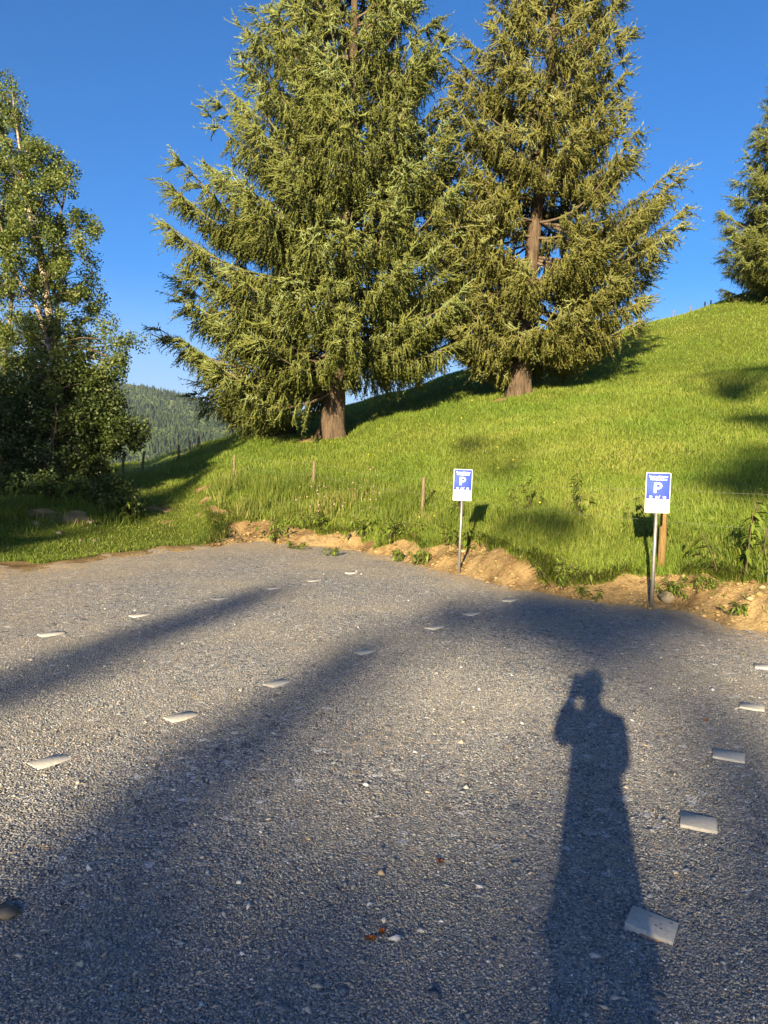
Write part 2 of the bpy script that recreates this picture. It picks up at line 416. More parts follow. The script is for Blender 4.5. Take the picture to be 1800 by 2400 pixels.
def ground_z(X, Y, detail=True):
    """height of the hillside sheet; also distance beyond the lot edge and a soil mask"""
    X = np.atleast_1d(np.asarray(X, float)); Y = np.atleast_1d(np.asarray(Y, float))
    th = np.arctan2(X, Y); r = np.hypot(X, Y)
    t = np.clip(th, _th[0], _th[-1])
    k = np.clip(np.searchsorted(_th, t) - 1, 0, len(_th) - 2)
    f = (t - _th[k]) / (_th[k + 1] - _th[k]); f = f * f * (3 - 2 * f) * 0.5 + f * 0.5
    rk = _r[k] * (1 - f)[:, None] + _r[k + 1] * f[:, None]
    zk = _z[k] * (1 - f)[:, None] + _z[k + 1] * f[:, None]
    wob = 0.55 * (fbm(X * 0.55, Y * 0.55, 5) - 0.5) + 0.25 * (vnoise(X * 2.1, Y * 2.1, 9) - 0.5)
    re = r + wob * np.clip((rk[:, 2] + 2 - r) / 3, 0, 1)
    s = pchip_slopes(rk, zk)
    j = np.clip((re[:, None] >= rk).sum(1) - 1, 0, rk.shape[1] - 2)
    I = np.arange(len(r))
    h = rk[I, j + 1] - rk[I, j]; u = np.clip((re - rk[I, j]) / h, 0, 1)
    z = ((1 + 2 * u) * (1 - u) ** 2) * zk[I, j] + u * (1 - u) ** 2 * h * s[I, j] + u * u * (3 - 2 * u) * zk[I, j + 1] + u * u * (u - 1) * h * s[I, j + 1]
    out = re - rk[:, 0]
    z = np.where(out < 0, -0.25 + 0.25 * np.exp(out * 1.2), z)
    # soil: bare bank between the gravel and the grass
    bank = rk[:, 1] - rk[:, 0]
    soil = 1 - np.clip((out - bank * (np.interp(th, [-.25, 0.0, .08, .16, .25], [1.0, .8, 1.05, .75, .62]) + 1.7 * (fbm(X * 0.9, Y * 0.9, 31) - 0.5))) / 0.3 + 0.5, 0, 1)
    pthl = np.clip((th - math.atan((470 - 900) / F)) / 0.05, 0, 1)         # left of the bank it is the grassy track
    trk = np.clip(1.2 - out / 1.5 + 2.4 * (fbm(X * 0.8, Y * 0.8, 40, 4) - 0.55), 0, 1)
    soil = soil * pthl + (1 - pthl) * trk
    # earth bare at the two trunks and rocks' scar on the mound
    lump = soil.copy()
    for (cx, cy, cr) in BARE:
        d = np.hypot(X - cx, Y - cy) + 1.2 * cr * (fbm(X * 1.3, Y * 1.3, 77) - 0.5)
        soil = np.maximum(soil, .9 * (1 - np.clip((d + .9 * (fbm(X * 4, Y * 4, 78) - .5) - cr) / 0.5 + 0.5, 0, 1)))
    if detail:
        near = np.clip((60 - r) / 30, 0, 1)
        z = z + near * (0.22 * (fbm(X * 0.35, Y * 0.35, 3) - 0.5)) * np.clip(out / 3, 0, 1)
        z = z + np.clip(lump, 0, 1) * np.clip(out / 0.3, 0, 1) * (0.06 + 0.20 * pthl) * (fbm(X * 2.3, Y * 2.3, 21, 4) - 0.5) + np.clip(lump, 0, 1) * pthl * 0.10 * (fbm(X * 7, Y * 8, 22, 3) - 0.5)
    return z, out, soil, rk
T1 = at(785, 1030, 26.0); T2 = at(1225, 925, 26.0)
BARE = [(T1.x - .9, T1.y - .3, .6), (T2.x - .8, T2.y - .3, .35), (at(165, 1215, 15.6).x, 15.6, .62), (at(503, 1207, 17.4).x, 17.4, .42), (at(492, 1180, 18.4).x, 18.6, .35), (at(470, 1150, 19.6).x, 19.8, .3), (at(385, 1215, 17.2).x, 17.2, .3), (at(372, 1180, 18.6).x, 18.6, .26)]
def gz(x, y): return float(ground_z([x], [y])[0][0])

def build_hill():
    ths = np.concatenate([np.linspace(R(-88), R(-36), 70)[:-1], np.linspace(R(-36), R(36), 430), np.linspace(R(36), R(89), 80)[1:]])
    rs = np.concatenate([np.linspace(6.2, 9, 20)[:-1], np.linspace(9, 19, 150)[:-1], np.linspace(19, 60, 150)[:-1], np.geomspace(60, 900, 40)])
    TH, RR = np.meshgrid(ths, rs)
    X = (RR * np.sin(TH)).ravel(); Y = (RR * np.cos(TH)).ravel()
    z, out, soil, _ = ground_z(X, Y)
    nth, nr = len(ths), len(rs)
    i = np.arange(nr - 1)[:, None] * nth + np.arange(nth - 1)[None]
    f = np.stack([i, i + 1, i + nth + 1, i + nth], -1).reshape(-1, 4)
    keep = (out[f] > -1.2).any(1)
    o = mesh_obj('hillside', np.c_[X, Y, z], f[keep], MAT['hill'], None, {'soil': soil}, True)
    tag(o, 'sloping green pasture with a sandy bank along the gravel', 'hillside', kind='structure')
build_hill()

def build_lot():
    xs = np.concatenate([np.linspace(-70, -12, 30)[:-1], np.linspace(-12, 12, 160), np.linspace(12, 70, 30)[1:]])
    ys = np.concatenate([np.linspace(-80, 0, 40)[:-1], np.linspace(0, 20, 150)])
    X, Y = [a.ravel() for a in np.meshgrid(xs, ys)]
    z = 0.03 * (fbm(X * 0.5, Y * 0.5, 60) - 0.5)
    _, out, _, _ = ground_z(X, np.maximum(Y, 0.01), False)
    sand = np.clip(1 + (out + 1.0 * (fbm(X * 0.8, Y * 0.8, 12) - 0.3)) / 0.9, 0, 1) * (Y > 1)
    lw = np.clip((1.5 - X) / 3, 0, 1)
    sand = np.maximum(sand, .55 * lw * np.clip(1 + (out + 1.6 * (fbm(X * .6, Y * .6, 13) - .5)) / 4.5, 0, 1) * (Y > 1))
    z = z + 0.06 * np.clip(1 + out / 0.7, 0, 1) * (Y > 2) * (vnoise(X * 3, Y * 3, 4) - .55)
    nx, ny = len(xs), len(ys)
    i = np.arange(ny - 1)[:, None] * nx + np.arange(nx - 1)[None]
    f = np.stack([i, i + 1, i + nx + 1, i + nx], -1).reshape(-1, 4)
    keep = (out[f] < 1.0).any(1) | (Y[f] < 1).any(1)
    o = mesh_obj('gravel_lot', np.c_[X, Y, z], f[keep], MAT['gravel'], None, {'sand': sand}, True)
    tag(o, 'grey gravel parking lot with long soft shadows', 'gravel lot', kind='structure')
build_lot()
# wide base ground reaching the horizon
def build_base():
    n = 64; V = [(0, 0, -95.0)]; 
    rings = [700, 1500, 2500]
    for r in rings:
        V += [(r * math.cos(2 * math.pi * k / n), r * math.sin(2 * math.pi * k / n), -95.0) for k in range(n)]
    f3 = [(0, 1 + k, 1 + (k + 1) % n) for k in range(n)]
    f4 = [(1 + j * n + k, 1 + (j + 1) * n + k, 1 + (j + 1) * n + (k + 1) % n, 1 + j * n + (k + 1) % n) for j in range(2) for k in range(n)]
    o = mesh_obj('valley_ground', np.array(V), [np.array(f3), np.array(f4)], MAT['valley'])
    tag(o, 'valley floor far below the pasture', 'ground', kind='structure')
    # ground behind the photographer
    xs = np.linspace(-140, 140, 60); ys = np.linspace(-260, -60, 40)
    X, Y = [a.ravel() for a in np.meshgrid(xs, ys)]
    z = -0.06 - 0.0 * X
    i = np.arange(39)[:, None] * 60 + np.arange(59)[None]
    f = np.stack([i, i + 1, i + 61, i + 60], -1).reshape(-1, 4)
    o = mesh_obj('field', np.c_[X, Y, z], f, MAT['valley'], None, None, True)
    tag(o, 'flat field behind the parking lot', 'field', kind='structure')
build_base()

# far wooded hill
def far_z(X, Y):
    px = X / Y * F + 900
    ridge = np.interp(px, [-1400, -400, 0, 250, 340, 420, 480, 560, 640, 760, 1000, 1400], [850, 850, 850, 905, 922, 936, 956, 972, 985, 1000, 1015, 1040])
    top = CAMZ + (1092 - ridge) / F * 1500
    t = np.clip((Y - 620) / (1500 - 620), 0, 1)
    z = -95 + (top + 95) * (t ** 0.85) + 16 * (fbm(X / 130, Y / 130, 51) - 0.5) * np.sin(t * math.pi)
    z = np.where(Y > 1500, top - (Y - 1500) * 0.12, z)
    return z
def build_far():
    xs = np.linspace(-1500, 800, 150); ys = np.linspace(560, 2100, 80)
    X, Y = [a.ravel() for a in np.meshgrid(xs, ys)]
    z = far_z(X, Y)
    i = np.arange(79)[:, None] * 150 + np.arange(149)[None]
    f = np.stack([i, i + 1, i + 151, i + 150], -1).reshape(-1, 4)
    o = mesh_obj('far_hill', np.c_[X, Y, z], f, MAT['forest_floor'], None, None, True)
    tag(o, 'distant wooded hill across the valley', 'hill', kind='structure')
    rng = np.random.default_rng(8)
    N = 26000
    Y = rng.uniform(640, 1540, N); px = rng.uniform(-150, 760, N)
    X = (px - 900) / F * Y
    z = far_z(X, Y)
    mixn = fbm(X / 90, Y / 90, 90)
    con = rng.random(N) < np.where(mixn > 0.5, 0.85, 0.25)
    vs, f3, tint = [], [], []
    base = 0
    # one conical and one rounded crown, eight-sided, ragged
    n = 6
    for isc in (True, False):
        idx = np.where(con == isc)[0]; m = len(idx)
        hh = rng.uniform(11, 20, m) if isc else rng.uniform(7, 13, m)
        ww = hh * (rng.uniform(.13, .18, m) if isc else rng.uniform(.33, .45, m))
        prof = [(0, .3), (.12, 1.0), (.45, .68), (.75, .33)] if isc else [(0, .15), (.25, .85), (.55, 1.0), (.82, .7)]
        ring = []
        for (t, w) in prof:
            for k in range(n):
                an = 2 * math.pi * k / n + rng.uniform(0, .5, m)
                rr = ww * w * rng.uniform(.5, 1.3, m)
                ring.append(np.c_[X[idx] + rr * np.cos(an), Y[idx] + rr * np.sin(an), z[idx] + hh * (t + rng.uniform(-.10, .10, m)) - 1])
        ring.append(np.c_[X[idx], Y[idx], z[idx] + hh - 1])
        P = np.stack(ring, 1); nv = P.shape[1]
        loc = []
        for j in range(len(prof) - 1):
            for k in range(n):
                k2 = (k + 1) % n
                loc += [(j * n + k, j * n + k2, (j + 1) * n + k2), (j * n + k, (j + 1) * n + k2, (j + 1) * n + k)]
        for k in range(n): loc.append(((len(prof) - 1) * n + k, (len(prof) - 1) * n + (k + 1) % n, nv - 1))
        fa = (base + np.arange(m)[:, None, None] * nv + np.array(loc)[None]).reshape(-1, 3)
        vs.append(P.reshape(-1, 3)); f3.append(fa)
        tt = rng.uniform(0, .55, m) if isc else rng.uniform(.4, 1, m)
        tint.append(np.repeat(tt, nv)); base += m * nv
    o = mesh_obj('forest', np.concatenate(vs), np.concatenate(f3), MAT['far_trees'], None, {'tint': np.concatenate(tint)})
    tag(o, 'distant mixed forest covering the far hill', 'forest', kind='stuff')
build_far()

# ------------------------------------------------------------------ spruces
def norm(a): return a / np.maximum(np.linalg.norm(a, axis=-1, keepdims=True), 1e-9)
def tubes_np(lines, rads, n=5):
    """lines (m,k,3), rads (m,k) -> verts, quads"""
    m, k, _ = lines.shape
    t = norm(np.gradient(lines, axis=1))
    ref = np.where(np.abs(t[..., 2:3]) > 0.9, np.array([1., 0, 0]), np.array([0, 0, 1.]))
    u = norm(np.cross(t, ref)); w = np.cross(t, u)
    an = 2 * np.pi * np.arange(n) / n
    P = lines[:, :, None] + (u[:, :, None] * np.cos(an)[:, None] + w[:, :, None] * np.sin(an)[:, None]) * rads[:, :, None, None]
    i = (np.arange(m)[:, None, None] * k + np.arange(k - 1)[None, :, None]) * n
    a = np.arange(n)[None, None]; b = (a + 1) % n
    q = np.stack([i + a, i + b, i + n + b, i + n + a], -1).reshape(-1, 4)
    return P.reshape(-1, 3), q
def cones(B, E, w, rng, tint):
    """slender three-sided needle-covered twigs from B to E"""
    m = len(B); ax = norm(E - B)
    u = norm(np.cross(ax, rng.normal(size=(m, 3)))); v = np.cross(ax, u)
    w = (np.asarray(w) * .5)[:, None]
    S = B - ax * w * .5
    V = np.stack([S + u * w, S - u * w * .5 + v * w * .87, S - u * w * .5 - v * w * .87, E], 1).reshape(-1, 3)
    f = (np.arange(m)[:, None, None] * 4 + np.array([(0, 1, 3), (1, 2, 3), (2, 0, 3)])[None]).reshape(-1, 3)
    return V, f, np.repeat(tint, 4)
def needle_sprays(p0, p1, rng, n, ln, wd, tint, main_w):
    """each twig: one main shoot and n side shoots"""
    m = len(p0); ax = p1 - p0; L = np.linalg.norm(ax, axis=1)
    V0, f0, t0 = cones(p0, p1, main_w * rng.uniform(.75, 1.25, m), rng, tint)
    s = (np.arange(n)[None] + rng.random((m, n))) / (n + .4)
    P = (p0[:, None] + ax[:, None] * s[..., None]).reshape(-1, 3)
    d = norm(ax)[:, None].repeat(n, 1)
    rad = norm(np.cross(d, rng.normal(size=(m, n, 3))))
    dr = norm(d * rng.uniform(.5, 1.1, (m, n, 1)) + rad * rng.uniform(.6, 1.0, (m, n, 1))).reshape(-1, 3)
    LL = ln * rng.uniform(.6, 1.35, m * n)
    tt = np.clip(np.repeat(tint, n) + rng.normal(.06, .10, m * n), 0, 1)
    V1, f1, t1 = cones(P, P + dr * LL[:, None], wd * rng.uniform(.75, 1.25, m * n), rng, tt)
    return np.concatenate([V0, V1]), np.concatenate([f0, f1 + len(V0)]), np.concatenate([t0, t1])

UPX, UPY = [0, .07, .15, .4, .7, .9, 1], [-.20, -.10, .02, .30, .62, .9, 1.25]
def spruce_parts(seed, H, rad_fn, h0, dens=1.0, gap_fn=None, lean=(0, 0), trunk_r=.42, flare=1.75, up_fn=None, twig_n=5):
    rng = np.random.default_rng(seed)
    # trunk
    hs = np.concatenate([np.array([-.5, 0, .12, .3, .6, 1.0, 1.6, 2.4]), np.linspace(3.4, H * .985, 26)])
    bend = lambda h: np.stack([lean[0] * (h / H) + .10 * np.sin(h * .35 + seed), lean[1] * (h / H) + .10 * np.sin(h * .28 + seed * 2), h], -1)
    n = 22
    an = 2 * np.pi * np.arange(n) / n
    V = []
    for h in hs:
        base = trunk_r * (1 - max(h, 0) / H) ** 1.15
        fl = 1 + (flare - 1) * math.exp(-max(h, 0) / .55)
        lob = 1 + (.30 * math.exp(-max(h, 0) / .45)) * (np.sin(an * 5 + seed) * .6 + np.sin(an * 2 + seed * 3) * .5) + .05 * np.sin(an * 7 + h * 2) + .03 * np.sin(an * 3 + h)
        rr = np.maximum(base * fl * lob, .015)
        c = bend(np.array(h))
        V.append(np.c_[c[0] + rr * np.cos(an), c[1] + rr * np.sin(an), np.full(n, h)])
    V = np.concatenate(V)
    i = np.arange(len(hs) - 1)[:, None] * n; a = np.arange(n)[None]; b = (a + 1) % n
    tq = np.stack([i + a, i + b, i + n + b, i + n + a], -1).reshape(-1, 4)
    trunk = (V, tq)
    # first-order limbs
    hh, az = [], []
    h = h0
    while h < H - .25:
        k = rng.integers(11, 15) if h < H * .8 else rng.integers(7, 10)
        a0 = rng.uniform(0, 2 * np.pi)
        for q in range(int(round(k * dens))):
            hh.append(h + rng.uniform(-.16, .16)); az.append(a0 + 2 * np.pi * q / (k * dens) + rng.uniform(-.3, .3))
        h += rng.uniform(.58, .80) * (.66 if h < 3.5 else 1.0 if h < H * .75 else .75)
    hh = np.array(hh); az = np.array(az); az = np.mod(az - .10 * np.sin(2 * az), 2 * np.pi)
    e0 = (up_fn or (lambda h: np.interp(h / H, UPX, UPY)))(hh)
    L = rad_fn(hh, az)
    for _ in range(3): L = .55 * L + .45 * rad_fn(np.clip(hh + L * (np.sin(e0) + .08), 0, H), az)
    L = L * rng.choice([1.0, .97, .86, 1.03], len(hh)) * rng.uniform(.94, 1.03, len(hh))
    if gap_fn is not None:
        keep = ~gap_fn(hh, az, rng); hh, az, L, e0 = hh[keep], az[keep], L[keep], e0[keep]
    L = np.maximum(L - np.interp(L, [.5, 2, 5], [.05, .22, .42]), .25)
    e = e0 + rng.uniform(-.10, .10, len(hh))
    K = 13; s = np.linspace(0, 1, K)
    hx = np.stack([np.cos(az), np.sin(az)], -1)
    sag = np.interp(hh / H, [0, .5, 1], [.26, .20, .06]) * rng.uniform(.7, 1.3, len(hh))
    run = L[:, None] * s * np.cos(np.clip(e, -1, 1.2))[:, None] / np.cos(np.clip(e, -1, 1.2)).clip(.6)[:, None]
    zz = hh[:, None] + L[:, None] * (np.sin(e)[:, None] * s - sag[:, None] * np.sin(np.pi * s) * .55 + .10 * s ** 3)
    c = bend(hh)
    wob = rng.normal(0, .035, (len(hh), 2, 1)) * L[:, None, None] * np.sin(s * np.pi * rng.uniform(.8, 1.8, (len(hh), 1, 1)))
    limbs = np.stack([c[:, 0:1] + run * hx[:, 0:1] + wob[:, 0], c[:, 1:2] + run * hx[:, 1:2] + wob[:, 1], zz], -1)
    lr = (.012 + .0085 * L)[:, None] * (1 - s) ** .8 + .006
    lV, lq = tubes_np(limbs, lr, 5)
    # second-order laterals
    per = 0.13 / dens ** .5
    ii, ss, sd = [], [], []
    for i_, l in enumerate(L):
        m = max(2, int(l * .88 / per))
        t = np.sort(rng.uniform(.16, 1.0, m) ** .85)
        ii += [i_] * m; ss += list(t); sd += list(np.where(np.arange(m) % 2, 1, -1))
    ii = np.array(ii); ss = np.array(ss); sd = np.array(sd)
    fidx = ss * (K - 1); j = np.clip(fidx.astype(int), 0, K - 2); fr = (fidx - j)[:, None]
    P0 = limbs[ii, j] * (1 - fr) + limbs[ii, j + 1] * fr
    tg = norm(limbs[ii, j + 1] - limbs[ii, j])
    sidev = norm(np.cross(tg, np.array([0, 0, 1.])))
    lat_l = (.26 + .36 * L[ii] ** .75 * (1.02 - ss) ** .6) * rng.uniform(.6, 1.2, len(ii))
    ang = rng.uniform(.55, 1.15, len(ii))[:, None]
    dirv = norm(tg * np.cos(ang) + sidev * sd[:, None] * np.sin(ang))
    drop = rng.uniform(.05, .45, len(ii))
    P1 = P0 + dirv * lat_l[:, None]; P1[:, 2] -= drop * lat_l
    KL = 4; sl = np.linspace(0, 1, KL)
    lats = P0[:, None] + (P1 - P0)[:, None] * sl[None, :, None]
    lats[..., 2] -= .12 * lat_l[:, None] * np.sin(np.pi * sl)
    big = lat_l > .5
    l2V, l2q = tubes_np(lats[big], np.full((big.sum(), KL), .008) * (1.3 - sl), 3)
    # hanging twigs along laterals, and sprays on the laterals themselves
    step = .088 / dens ** .5
    m = np.maximum(2, (lat_l / step).astype(int))
    rep = np.repeat(np.arange(len(ii)), m)
    s2 = rng.uniform(.08, 1.0, len(rep))
    B = P0[rep] + (P1 - P0)[rep] * s2[:, None]; B[:, 2] -= .12 * lat_l[rep] * np.sin(np.pi * s2)
    outer = ss[rep]
    hang = rng.uniform(.18, .62, len(rep)) * np.interp(L[ii[rep]], [.3, 1.5, 4], [.5, .9, 1.15])
    tipness = np.clip(outer - .72, 0, 1) / .28
    dz = -np.interp(tipness, [0, 1], [1.0, .15])
    D = np.stack([dirv[rep, 0] * .35 + rng.normal(0, .22, len(rep)) + tg[rep, 0] * .5 * tipness, dirv[rep, 1] * .35 + rng.normal(0, .22, len(rep)) + tg[rep, 1] * .5 * tipness, dz + rng.normal(0, .15, len(rep)) + .45 * tipness * rng.random(len(rep))], -1)
    E = B + norm(D) * hang[:, None]
    btint = rng.uniform(.15, .7, len(L))                        # limbs differ a little in hue
    tint = np.clip(btint[ii[rep]] * .6 + rng.uniform(0, .42, len(rep)) + .30 * np.clip(s2 - .55, 0, 1) * (rng.random(len(rep)) < .6) + .28 * tipness * rng.random(len(rep)), 0, 1)
    nV, nf, nt_ = needle_sprays(B, E, rng, twig_n, .125, .036, tint, .046)
    sV, sf, st_ = needle_sprays(P0, P1, rng, 8, .16, .042, np.clip(btint[ii] * .7 + rng.uniform(.1, .5, len(ii)), 0, 1), .05)
    lead = limbs[:, -4], limbs[:, -1] + norm(limbs[:, -1] - limbs[:, -2]) * .18
    tV, tf, tt_ = needle_sprays(lead[0], lead[1], rng, 18, .14, .04, rng.uniform(.5, .9, len(L)), .055)
    V = np.concatenate([nV, sV, tV]); f = np.concatenate([nf, sf + len(nV), tf + len(nV) + len(sV)])
    return dict(trunk=trunk, limbs=(np.concatenate([lV, l2V]), np.concatenate([lq, l2q + len(lV)])), crown=(V, f, np.concatenate([nt_, st_, tt_])), H=H)

def make_spruce(name, loc, parts, label, mat='needles', group=None, rz=0):
    root = empty(name, loc, rz)
    tag(root, label, 'spruce tree', group)
    t = mesh_obj('trunk', *parts['trunk'], MAT['spruce_bark'], root, None, True)
    mesh_obj('limbs', *parts['limbs'], MAT['spruce_limb'], root, None, True)
    V, f, tint = parts['crown']
    mesh_obj('crown', V, f, MAT[mat], root, {'tint': tint})
    return root
# azimuth: 0 = photo right (+x), pi = photo left, -pi/2 (3pi/2) = towards the camera
def lerp_az(az, right, left):
    c = np.clip(1.5 * np.cos(az), -1, 1)
    return (right * (1 + c) / 2 + left * (1 - c) / 2) / np.sqrt(np.cos(az) ** 2 + (np.sin(az) / .74) ** 2)
def rad1(h, az):
    l = np.interp(h, [0, .6, 1.2, 2.7, 3.8, 5, 6.6, 8.1, 9.6, 10.4, 11.9, 13.5, 15, 18.5, 21, 22.6], [4.2, 5.0, 5.9, 6.4, 6.3, 6.2, 6.5, 6.8, 6.1, 5.7, 5.1, 4.4, 3.9, 2.5, 1.2, .3])
    r = np.interp(h, [0, 1.2, 2.7, 5, 8.1, 10, 11.9, 13.5, 15, 18.5, 21, 22.6], [3.2, 4.3, 4.8, 4.8, 4.7, 4.5, 4.1, 3.7, 3.0, 1.8, .8, .3])
    return lerp_az(az, r, l)
def front(az, w): return np.abs(np.angle(np.exp(1j * (az + np.pi / 2)))) < w
def gap1(h, az, rng):
    return (front(az, .8) & (h > 13.0) & (h < 15.7)) | (front(az, .8) & (h < 2.6)) | ((np.cos(az) > -.25) & (h < 2.75)) | (rng.random(len(h)) < .06)
SP1 = spruce_parts(11, 22.4, rad1, 1.75, 1.0, gap1, (.69, .2), .40, 1.3)
make_spruce('spruce_tree', (T1.x, T1.y, gz(T1.x, T1.y)), SP1, 'broad bluish green spruce, largest of the trees, its crown reaching left over the track')
def rad2(h, az):
    r = np.interp(h, [0, 1.6, 2.4, 3.4, 5.3, 6.5, 7.7, 8.3, 9.5, 10.6, 11.9, 13.4, 15.5, 17.5, 19], [2.4, 3.2, 4.3, 5.1, 5.6, 5.3, 5.2, 3.8, 3.2, 2.9, 3.3, 2.6, 1.8, .9, .3])
    l = np.interp(h, [0, 1, 2, 5, 8, 11, 13.4, 15.5, 17.5, 19], [2.4, 2.9, 3.6, 4.3, 4.3, 3.7, 2.5, 1.7, .9, .3])
    return lerp_az(az, r, l)
def gap2(h, az, rng):
    return (front(az, .42) & (h > 4.4) & (h < 6.3)) | (front(az, .6) & (h > 11.2) & (h < 12.8)) | (front(az, 1.1) & (h < 1.75)) | ((np.cos(az) > -.3) & (h < 1.7)) | (rng.random(len(h)) < .04)
SP2 = spruce_parts(23, 18.8, rad2, 1.25, .92, gap2, (.85, .1), .34, 1.45)
make_spruce('spruce_tree', (T2.x, T2.y, gz(T2.x, T2.y)), SP2, 'spruce with bare reddish trunk showing through its crown, uphill beside the biggest spruce', 'needles_brown')
def rad3(h, az):
    return np.interp(h, [0, .7, 1.4, 3.7, 5.3, 7.1, 9.4, 11.9, 15, 18.7], [5.9, 5.6, 4.9, 4.9, 4.6, 4.2, 3.4, 2.5, 1.4, .2]) * (1 + 0 * az)
SP3 = spruce_parts(37, 18.7, rad3, .9, 1.0, lambda h, az, rng: rng.random(len(h)) < .08, (0, 0), .4, 1.5, lambda h: np.interp(h / 19.5, [0, .1, .4, .8, 1], [-.04, .05, .25, .6, 1.2]), 4)
P3 = at(1905, 660, 39.0)
make_spruce('spruce_tree', (P3.x, P3.y, gz(P3.x, P3.y)), SP3, 'spruce at the right edge, on the hillcrest, with a long low branch pointing left')


# ------------------------------------------------------------------ broad-leaved trees and shrubs
def leaf_clusters(C, rad, cnt, rng, size, droop=0.4, tint_lo=.1, tint_hi=.9):
    """C (m,3) cluster centres, rad (m,3) -> diamond leaves"""
    rep = np.repeat(np.arange(len(C)), cnt)
    d = rng.normal(size=(len(rep), 3)); d /= np.linalg.norm(d, axis=1, keepdims=True)
    P = C[rep] + d * rad[rep] * (rng.random((len(rep), 1)) ** .45)
    t = norm(rng.normal(size=(len(rep), 3)) + np.array([0, 0, -droop]))
    w = norm(np.cross(t, rng.normal(size=(len(rep), 3))))
    L = size * rng.uniform(.65, 1.25, (len(rep), 1)); W = L * .36
    V = np.stack([P, P + t * L * .45 + w * W, P + t * L, P + t * L * .45 - w * W], 1).reshape(-1, 3)
    f = np.arange(len(rep) * 4).reshape(-1, 4)
    ct = rng.uniform(-.18, .18, len(C))
    tint = np.clip(rng.uniform(tint_lo, tint_hi, len(rep)) + ct[rep], 0, 1)
    return V, f, np.repeat(tint, 4)
def twig_lines(A, B, rng, k=6, wob=.10, sag=.08):
    s = np.linspace(0, 1, k)
    L = np.linalg.norm(B - A, axis=1)
    P = A[:, None] + (B - A)[:, None] * s[None, :, None]
    P += rng.normal(0, wob, (len(A), 1, 3)) * L[:, None, None] * np.sin(np.pi * s)[None, :, None]
    P[..., 2] += sag * L[:, None] * np.sin(np.pi * s)
    return P
def broadleaf(name, base, stems, clusters, crad, cnt, label, cat, rng, leaf, size, bark, group=None, droop=.5, trunk_part='trunk', tl=.1, th=.9):
    """stems: list of (points, r0, r1) in world space; clusters (m,3) world."""
    root = empty(name, base); tag(root, label, cat, group)
    B = np.array(base)
    allp = []
    for pts, r0, r1 in stems:
        P = np.array([tuple(p) for p in pts]) - B
        # resample smoothly
        t = np.linspace(0, len(P) - 1, 24); i = np.clip(t.astype(int), 0, len(P) - 2); fr = (t - i)[:, None]
        Pm = np.vstack([2 * P[0] - P[1], P, 2 * P[-1] - P[-2]])
        p0, p1, p2, p3 = Pm[i], Pm[i + 1], Pm[i + 2], Pm[i + 3]
        Q = .5 * (2 * p1 + (p2 - p0) * fr + (2 * p0 - 5 * p1 + 4 * p2 - p3) * fr ** 2 + (3 * p1 - p0 - 3 * p2 + p3) * fr ** 3)
        allp.append(Q)
        V, q = tubes_np(Q[None], np.linspace(r0, r1, 24)[None], 10)
        mesh_obj(trunk_part, V, q, MAT[bark], root, None, True)
    A = np.concatenate([a[5:] for a in allp])
    C = clusters - B
    # each cluster hangs on a limb from the nearest lower point of a stem
    j = []
    for c in C:
        d = np.linalg.norm((A - c) * np.array([1, 1, 1.0]), axis=1) + np.where(A[:, 2] > c[2] - .15, 6, 0)
        j.append(int(np.argmin(d)))
    lines = twig_lines(A[j], C, rng)
    LL = np.linalg.norm(C - A[j], axis=1)
    V, q = tubes_np(lines, (.008 + .007 * LL)[:, None] * np.linspace(1, .35, 6), 4)
    mesh_obj('limbs', V, q, MAT['twig'], root, None, True)
    V, f, t = leaf_clusters(C, crad, cnt, rng, size, droop, tl, th)
    # small leafy offshoots between cluster and limb
    C2 = lines[:, 3] + rng.normal(0, .15, (len(C), 3)); V2, f2, t2 = leaf_clusters(C2, crad * .7, np.maximum(1, cnt // 3) if not np.isscalar(cnt) else max(1, cnt // 3), rng, size, droop, tl, th)
    mesh_obj('crown', np.concatenate([V, V2]), np.concatenate([f, f2 + len(V)]), MAT[leaf], root, {'tint': np.concatenate([t, t2])})
    return root
def crown_points(rng, n, Yc, prof, depth):
    """cluster centres in a crown outline given as (photo y, left x, right x) at depth Yc"""
    py = rng.uniform(prof[0][0], prof[-1][0], n * 3)
    p = np.array(prof, float)
    l = np.interp(py, p[:, 0], p[:, 1]); r = np.interp(py, p[:, 0], p[:, 2])
    keep = rng.random(n * 3) < (r - l) / (p[:, 2] - p[:, 1]).max()
    py, l, r = py[keep][:n], l[keep][:n], r[keep][:n]
    u = rng.uniform(0, 1, len(py))
    px = l + (r - l) * u
    hw = (r - l) / 2 / F * Yc
    Y = Yc + rng.uniform(-1, 1, len(py)) * np.minimum(hw, depth) * np.sqrt(np.clip(1 - (2 * u - 1) ** 2, .05, 1))
    return np.array([tuple(at(a, b, c)) for a, b, c in zip(px, py, Y)])
rng = np.random.default_rng(5)
def st(Y, pts): return [at(x, y, Y) for x, y in pts]
YB = 20.0
C = crown_points(rng, 285, YB, [(215, -10, 40), (260, -40, 75), (320, -60, 110), (400, -70, 185), (440, -70, 190), (480, -70, 160), (530, -60, 232), (600, -50, 212), (690, -40, 245), (760, -30, 275), (795, -30, 345), (840, -20, 335), (880, 10, 275), (960, 20, 250), (1010, 30, 215)], 1.9)
n = len(C)
gb = gz(at(140, 1120, YB).x, YB)
